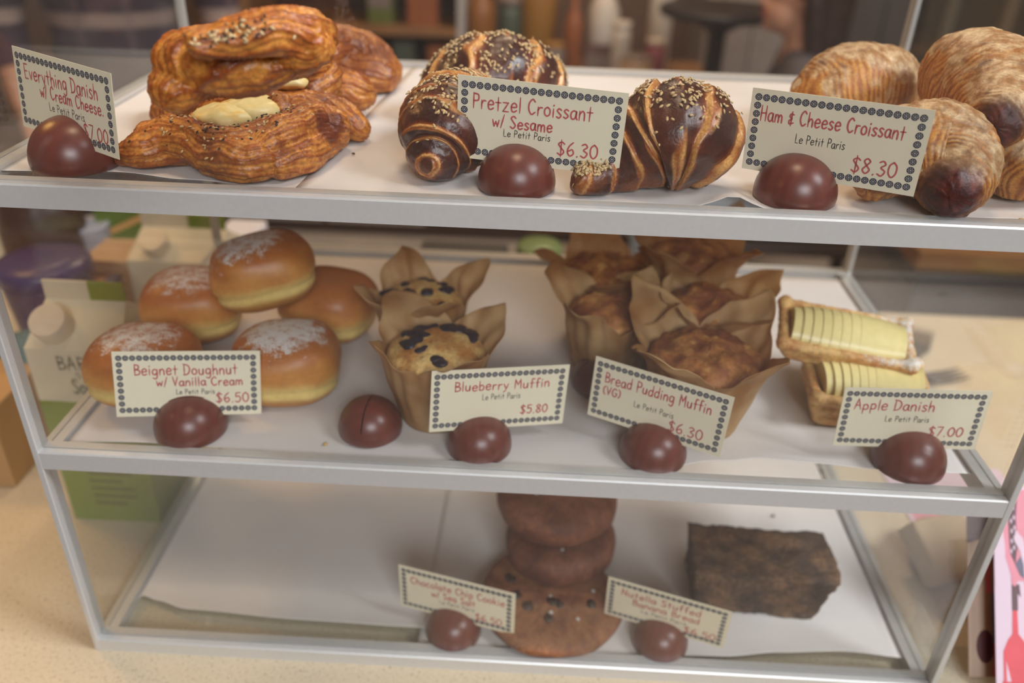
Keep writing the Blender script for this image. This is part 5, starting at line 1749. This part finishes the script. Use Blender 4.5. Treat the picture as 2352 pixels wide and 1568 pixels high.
def person(label, loc, yaw, joints, top, trou, hairlen, name='person'):
    """joints in a frame that faces -Y with the pelvis at the origin; one continuous body, clothes and hair as parts."""
    J = {k: np.array(v, float) for k, v in joints.items()}
    body, tp, tr, hr = [], [], [], []
    nk, hd = J['neck'], J['head']
    body.append(ellipsoid(hd + np.array([0, .012, .03]), (.076, .094, .095)))
    body.append(ellipsoid(hd + np.array([0, -.028, -.045]), (.058, .066, .06)))
    body.append(ellipsoid(hd + np.array([0, -.07, -.078]), (.026, .024, .022)))
    body.append(tube([hd + np.array([0, -.085, .03]), hd + np.array([0, -.105, -.005]), hd + np.array([0, -.106, -.018])], [.008, .012, .013], n=10, m=8)[:2])
    for sx in (-1, 1):
        body.append(ellipsoid(hd + np.array([sx * .076, .015, -.005]), (.01, .018, .03)))
    body.append(tube([nk - np.array([0, 0, .05]), nk + np.array([0, 0, .02]), hd + np.array([0, .02, -.06])], [.062, .052, .052], n=18, m=10)[:2])
    ch, pv = J['chest'], J['pelvis']
    trunk = [(pv, .15), ((pv + ch) / 2, .13), (ch, .155), (ch * .35 + nk * .65, .12), (nk, .065)]
    for lst, ex in ((body, 0), (tp, .012)):
        P = [q for q, _ in trunk]; R_ = [r + ex for _, r in trunk]
        if lst is tp: P, R_ = P[:-1] + [nk * .85 + ch * .15], R_[:-1] + [.085]
        V, F, inf = tube(P, R_, n=24, m=24, flat=.68, up=(0, 1, 0))
        lst.append((V, F))
    for sx, s in ((-1, 'l'), (1, 'r')):
        sh_, el, wr = J['sh_' + s], J['el_' + s], J['wr_' + s]
        body.append(tube([ch * .2 + nk * .8, sh_, (sh_ + el) / 2, el, (el * .4 + wr * .6), wr], [.05, .056, .046, .038, .034, .025], n=16, m=26)[:2])
        tp.append(tube([ch * .25 + nk * .75, sh_, (sh_ + el) / 2, el, (el * .5 + wr * .5)], [.062, .07, .06, .052, .048], n=16, m=24)[:2])
        hand(wr, wr - el + np.array(J.get('hd_' + s, np.zeros(3))), (sx * -1, .2, 0) if abs((wr - el)[2]) > .1 else (0, 0, -1), body)
        hp, kn, an = J['hp_' + s], J['kn_' + s], J['an_' + s]
        body.append(tube([pv, hp, (hp + kn) / 2, kn, (kn + an) / 2, an], [.1, .088, .076, .056, .05, .036], n=16, m=26)[:2])
        tr.append(tube([pv, hp, (hp + kn) / 2, kn, (kn + an) / 2, an + (an - kn) * -.04], [.125, .102, .09, .07, .064, .056], n=16, m=26)[:2])
        ft = an + np.array([0, -.12, -.05])
        body.append(tube([an, an + np.array([0, -.03, -.045]), ft], [.04, .042, .03], n=12, m=10)[:2])
    tr.append(tube([pv + np.array([0, 0, .10]), pv - np.array([0, 0, .04])], [.155, .15], n=20, m=6, flat=.7, up=(0, 1, 0))[:2])
    hr.append(ellipsoid(hd + np.array([0, .03, .045]), (.088, .098, .098)))
    hr.append(tube([hd + np.array([0, .06, .04]), hd + np.array([0, .085, -.05]), hd + np.array([0, .085, -hairlen])], [.085, .075, .05], n=18, m=14)[:2])
    for sx in (-1, 1):
        hr.append(tube([hd + np.array([sx * .06, .0, .08]), hd + np.array([sx * .082, .035, .0]), hd + np.array([sx * .075, .06, -hairlen * .8])], [.03, .032, .022], n=12, m=12)[:2])
    root = empty(name, loc, (0, 0, yaw)); tag(root, label, 'person')
    Vb, Fb, _ = voxel_union(body, .0075, 6)
    link('body', Vb, Fb, M_SKIN, parent=root)
    Vt, Ft, Nt = voxel_union(tp, .011, 6)
    link('shirt', Vt + Nt * (.004 * fbm(Vt, 14, 3))[:, None], Ft, top, parent=root)
    Vr, Fr, Nr = voxel_union(tr, .011, 6)
    link('trousers', Vr + Nr * (.004 * fbm(Vr, 12, 5))[:, None], Fr, trou, parent=root)
    V, F, N = voxel_union(hr, .009, 4)
    keep = ~((V[:, 1] < hd[1] - .052) & (V[:, 2] < hd[2] + .075))
    V = np.where(keep[:, None], V, V * 1.0); V[~keep, 1] = np.maximum(V[~keep, 1], hd[1] - .03)
    link('hair', V + N * (.003 * pnoise(V * np.array([1, 1, .2]), 90, 2))[:, None], F, M_HAIR, parent=root)
    lp_ = MB()
    V, F = ellipsoid(hd + np.array([0, -.094, -.044]), (.022, .008, .0055)); lp_.add(V, F)
    V, F = ellipsoid(hd + np.array([0, -.092, -.054]), (.019, .009, .0065)); lp_.add(V, F)
    link_mb('mouth', lp_, M_LIP, parent=root)
    for sx in (-1, 1):
        V, F = ellipsoid(hd + np.array([sx * .031, -.078, .022]), (.013, .007, .007))
        link('eye', V, F, M_EYE, parent=root)
    for s in 'lr':
        an = J['an_' + s]
        V, F, _ = voxel_union([tube([an + np.array([0, .03, -.04]), an + np.array([0, -.04, -.05]), an + np.array([0, -.15, -.058])], [.045, .048, .036], n=14, m=12)[:2]], .008, 3)
        V[:, 2] = np.maximum(V[:, 2], an[2] - .085)
        link('shoe', V, F, M_BLK, parent=root)
    return root


person('person in a dark plaid shirt standing behind the left rear corner of the case', (-.73, 1.68, -.03), .25, {
    'pelvis': (0, 0, 0), 'chest': (0, -.01, .32), 'neck': (0, 0, .52), 'head': (0, -.01, .66),
    'sh_l': (-.19, 0, .45), 'el_l': (-.25, .02, .17), 'wr_l': (-.2, -.14, .0), 'sh_r': (.19, 0, .45), 'el_r': (.25, .02, .17), 'wr_r': (.2, -.14, .0),
    'hp_l': (-.09, 0, -.05), 'kn_l': (-.1, -.01, -.44), 'an_l': (-.1, .02, -.835), 'hp_r': (.09, 0, -.05), 'kn_r': (.1, -.01, -.44), 'an_r': (.1, .02, -.835)}, M_PLAID, M_DKTROU, .1)
SZ = -.42
person('person in a grey top seated on a chair, face turned to the left', (1.12, 2.22, SZ), -math.pi / 2 - .15, {
    'pelvis': (0, 0, 0), 'chest': (0, -.03, .27), 'neck': (0, -.045, .455), 'head': (0, -.075, .605),
    'sh_l': (-.165, -.03, .385), 'el_l': (-.22, -.04, .13), 'wr_l': (-.14, -.24, .07), 'sh_r': (.165, -.03, .385), 'el_r': (.22, -.04, .13), 'wr_r': (.14, -.24, .07),
    'hp_l': (-.09, -.03, -.01), 'kn_l': (-.11, -.42, -.01), 'an_l': (-.11, -.4, -.44), 'hp_r': (.09, -.03, -.01), 'kn_r': (.11, -.42, -.01), 'an_r': (.11, -.4, -.44)}, M_GREYTOP, M_JEANS, .22)
chr_ = empty('wooden_chair', (1.17, 2.22, FZ)); tag(chr_, 'dark wooden chair under the seated person', 'chair')
M_CH = CR('chair_wood', 70, 52, 42)
rel(link_mb('seat', MB().box((.93, 2.0, SZ - .115), (1.38, 2.44, SZ - .085)), M_CH, smooth=False, bevel=.006), chr_)
rel(link_mb('backrest', MB().box((1.40, 2.02, SZ + .12), (1.425, 2.42, SZ + .36)), M_CH, smooth=False, bevel=.006), chr_)
for x_ in (.955, 1.41):
    for y_ in (2.03, 2.41):
        rel(link_mb('leg', MB().box((x_ - .018, y_ - .018, FZ), (x_ + .018, y_ + .018, SZ + .36 if x_ > 1.2 else SZ - .115)), M_CH, smooth=False), chr_)
jx = 1.44
V, F, N = voxel_union([tube([(jx, 2.02, SZ + .30), (jx + .015, 2.22, SZ + .34), (jx, 2.42, SZ + .30)], [.05, .055, .05], n=14, m=12)[:2],
                       tube([(jx + .03, 2.22, SZ + .3), (jx + .04, 2.2, SZ + .05), (jx + .04, 2.18, SZ - .2), (jx + .02, 2.16, SZ - .42)], [.1, .13, .13, .09], n=18, m=16, flat=.35, up=(1, 0, 0))[:2]], .01, 4)
tag(link('denim_jacket', V + N * (.012 * fbm(V, 9, 4))[:, None], F, M_JEANS, loc=(jx, 2.2, SZ)), 'pale blue jacket hanging over the back of the chair', 'jacket')
# ceiling lamps that make the warm light
for i, (x_, y_) in enumerate(((.25, .15), (.6, 2.6), (-1.2, 2.4))):
    lm = empty('ceiling_lamp', (x_, y_, CZ)); tag(lm, 'round ceiling lamp ' + ('above the pastry case', 'above the sideboard', 'at the rear left of the room')[i], 'lamp', 'ceiling lamps')
    link_mb('lamp_housing', MB().lathe([(.2, -.03), (.2, 0), (.05, 0)], 32), M_WHP, parent=lm)
    link_mb('lamp_diffuser', MB().lathe([(.02, -.042), (.15, -.04), (.19, -.03), (.1, -.03)], 32), M_LAMPGLOW, parent=lm)
pl = empty('pendant_lamp', (-.62, .42, CZ)); tag(pl, 'warm pendant lamp hanging low over the left of the counter', 'lamp')
link_mb('lamp_cord', MB().lathe([(.004, 1.14 - CZ), (.004, 0)], 8), M_BLK, parent=pl)
link_mb('lamp_shade', MB().lathe([(.18, 1.0 - CZ), (.182, 1.0 - CZ), (.05, 1.13 - CZ), (.02, 1.15 - CZ)], 36), M_BLK, parent=pl)
link_mb('lamp_bulb', MB().lathe([(.01, .995 - CZ), (.1, 1.0 - CZ), (.04, 1.01 - CZ)], 24), M_LAMPGLOW, parent=pl)
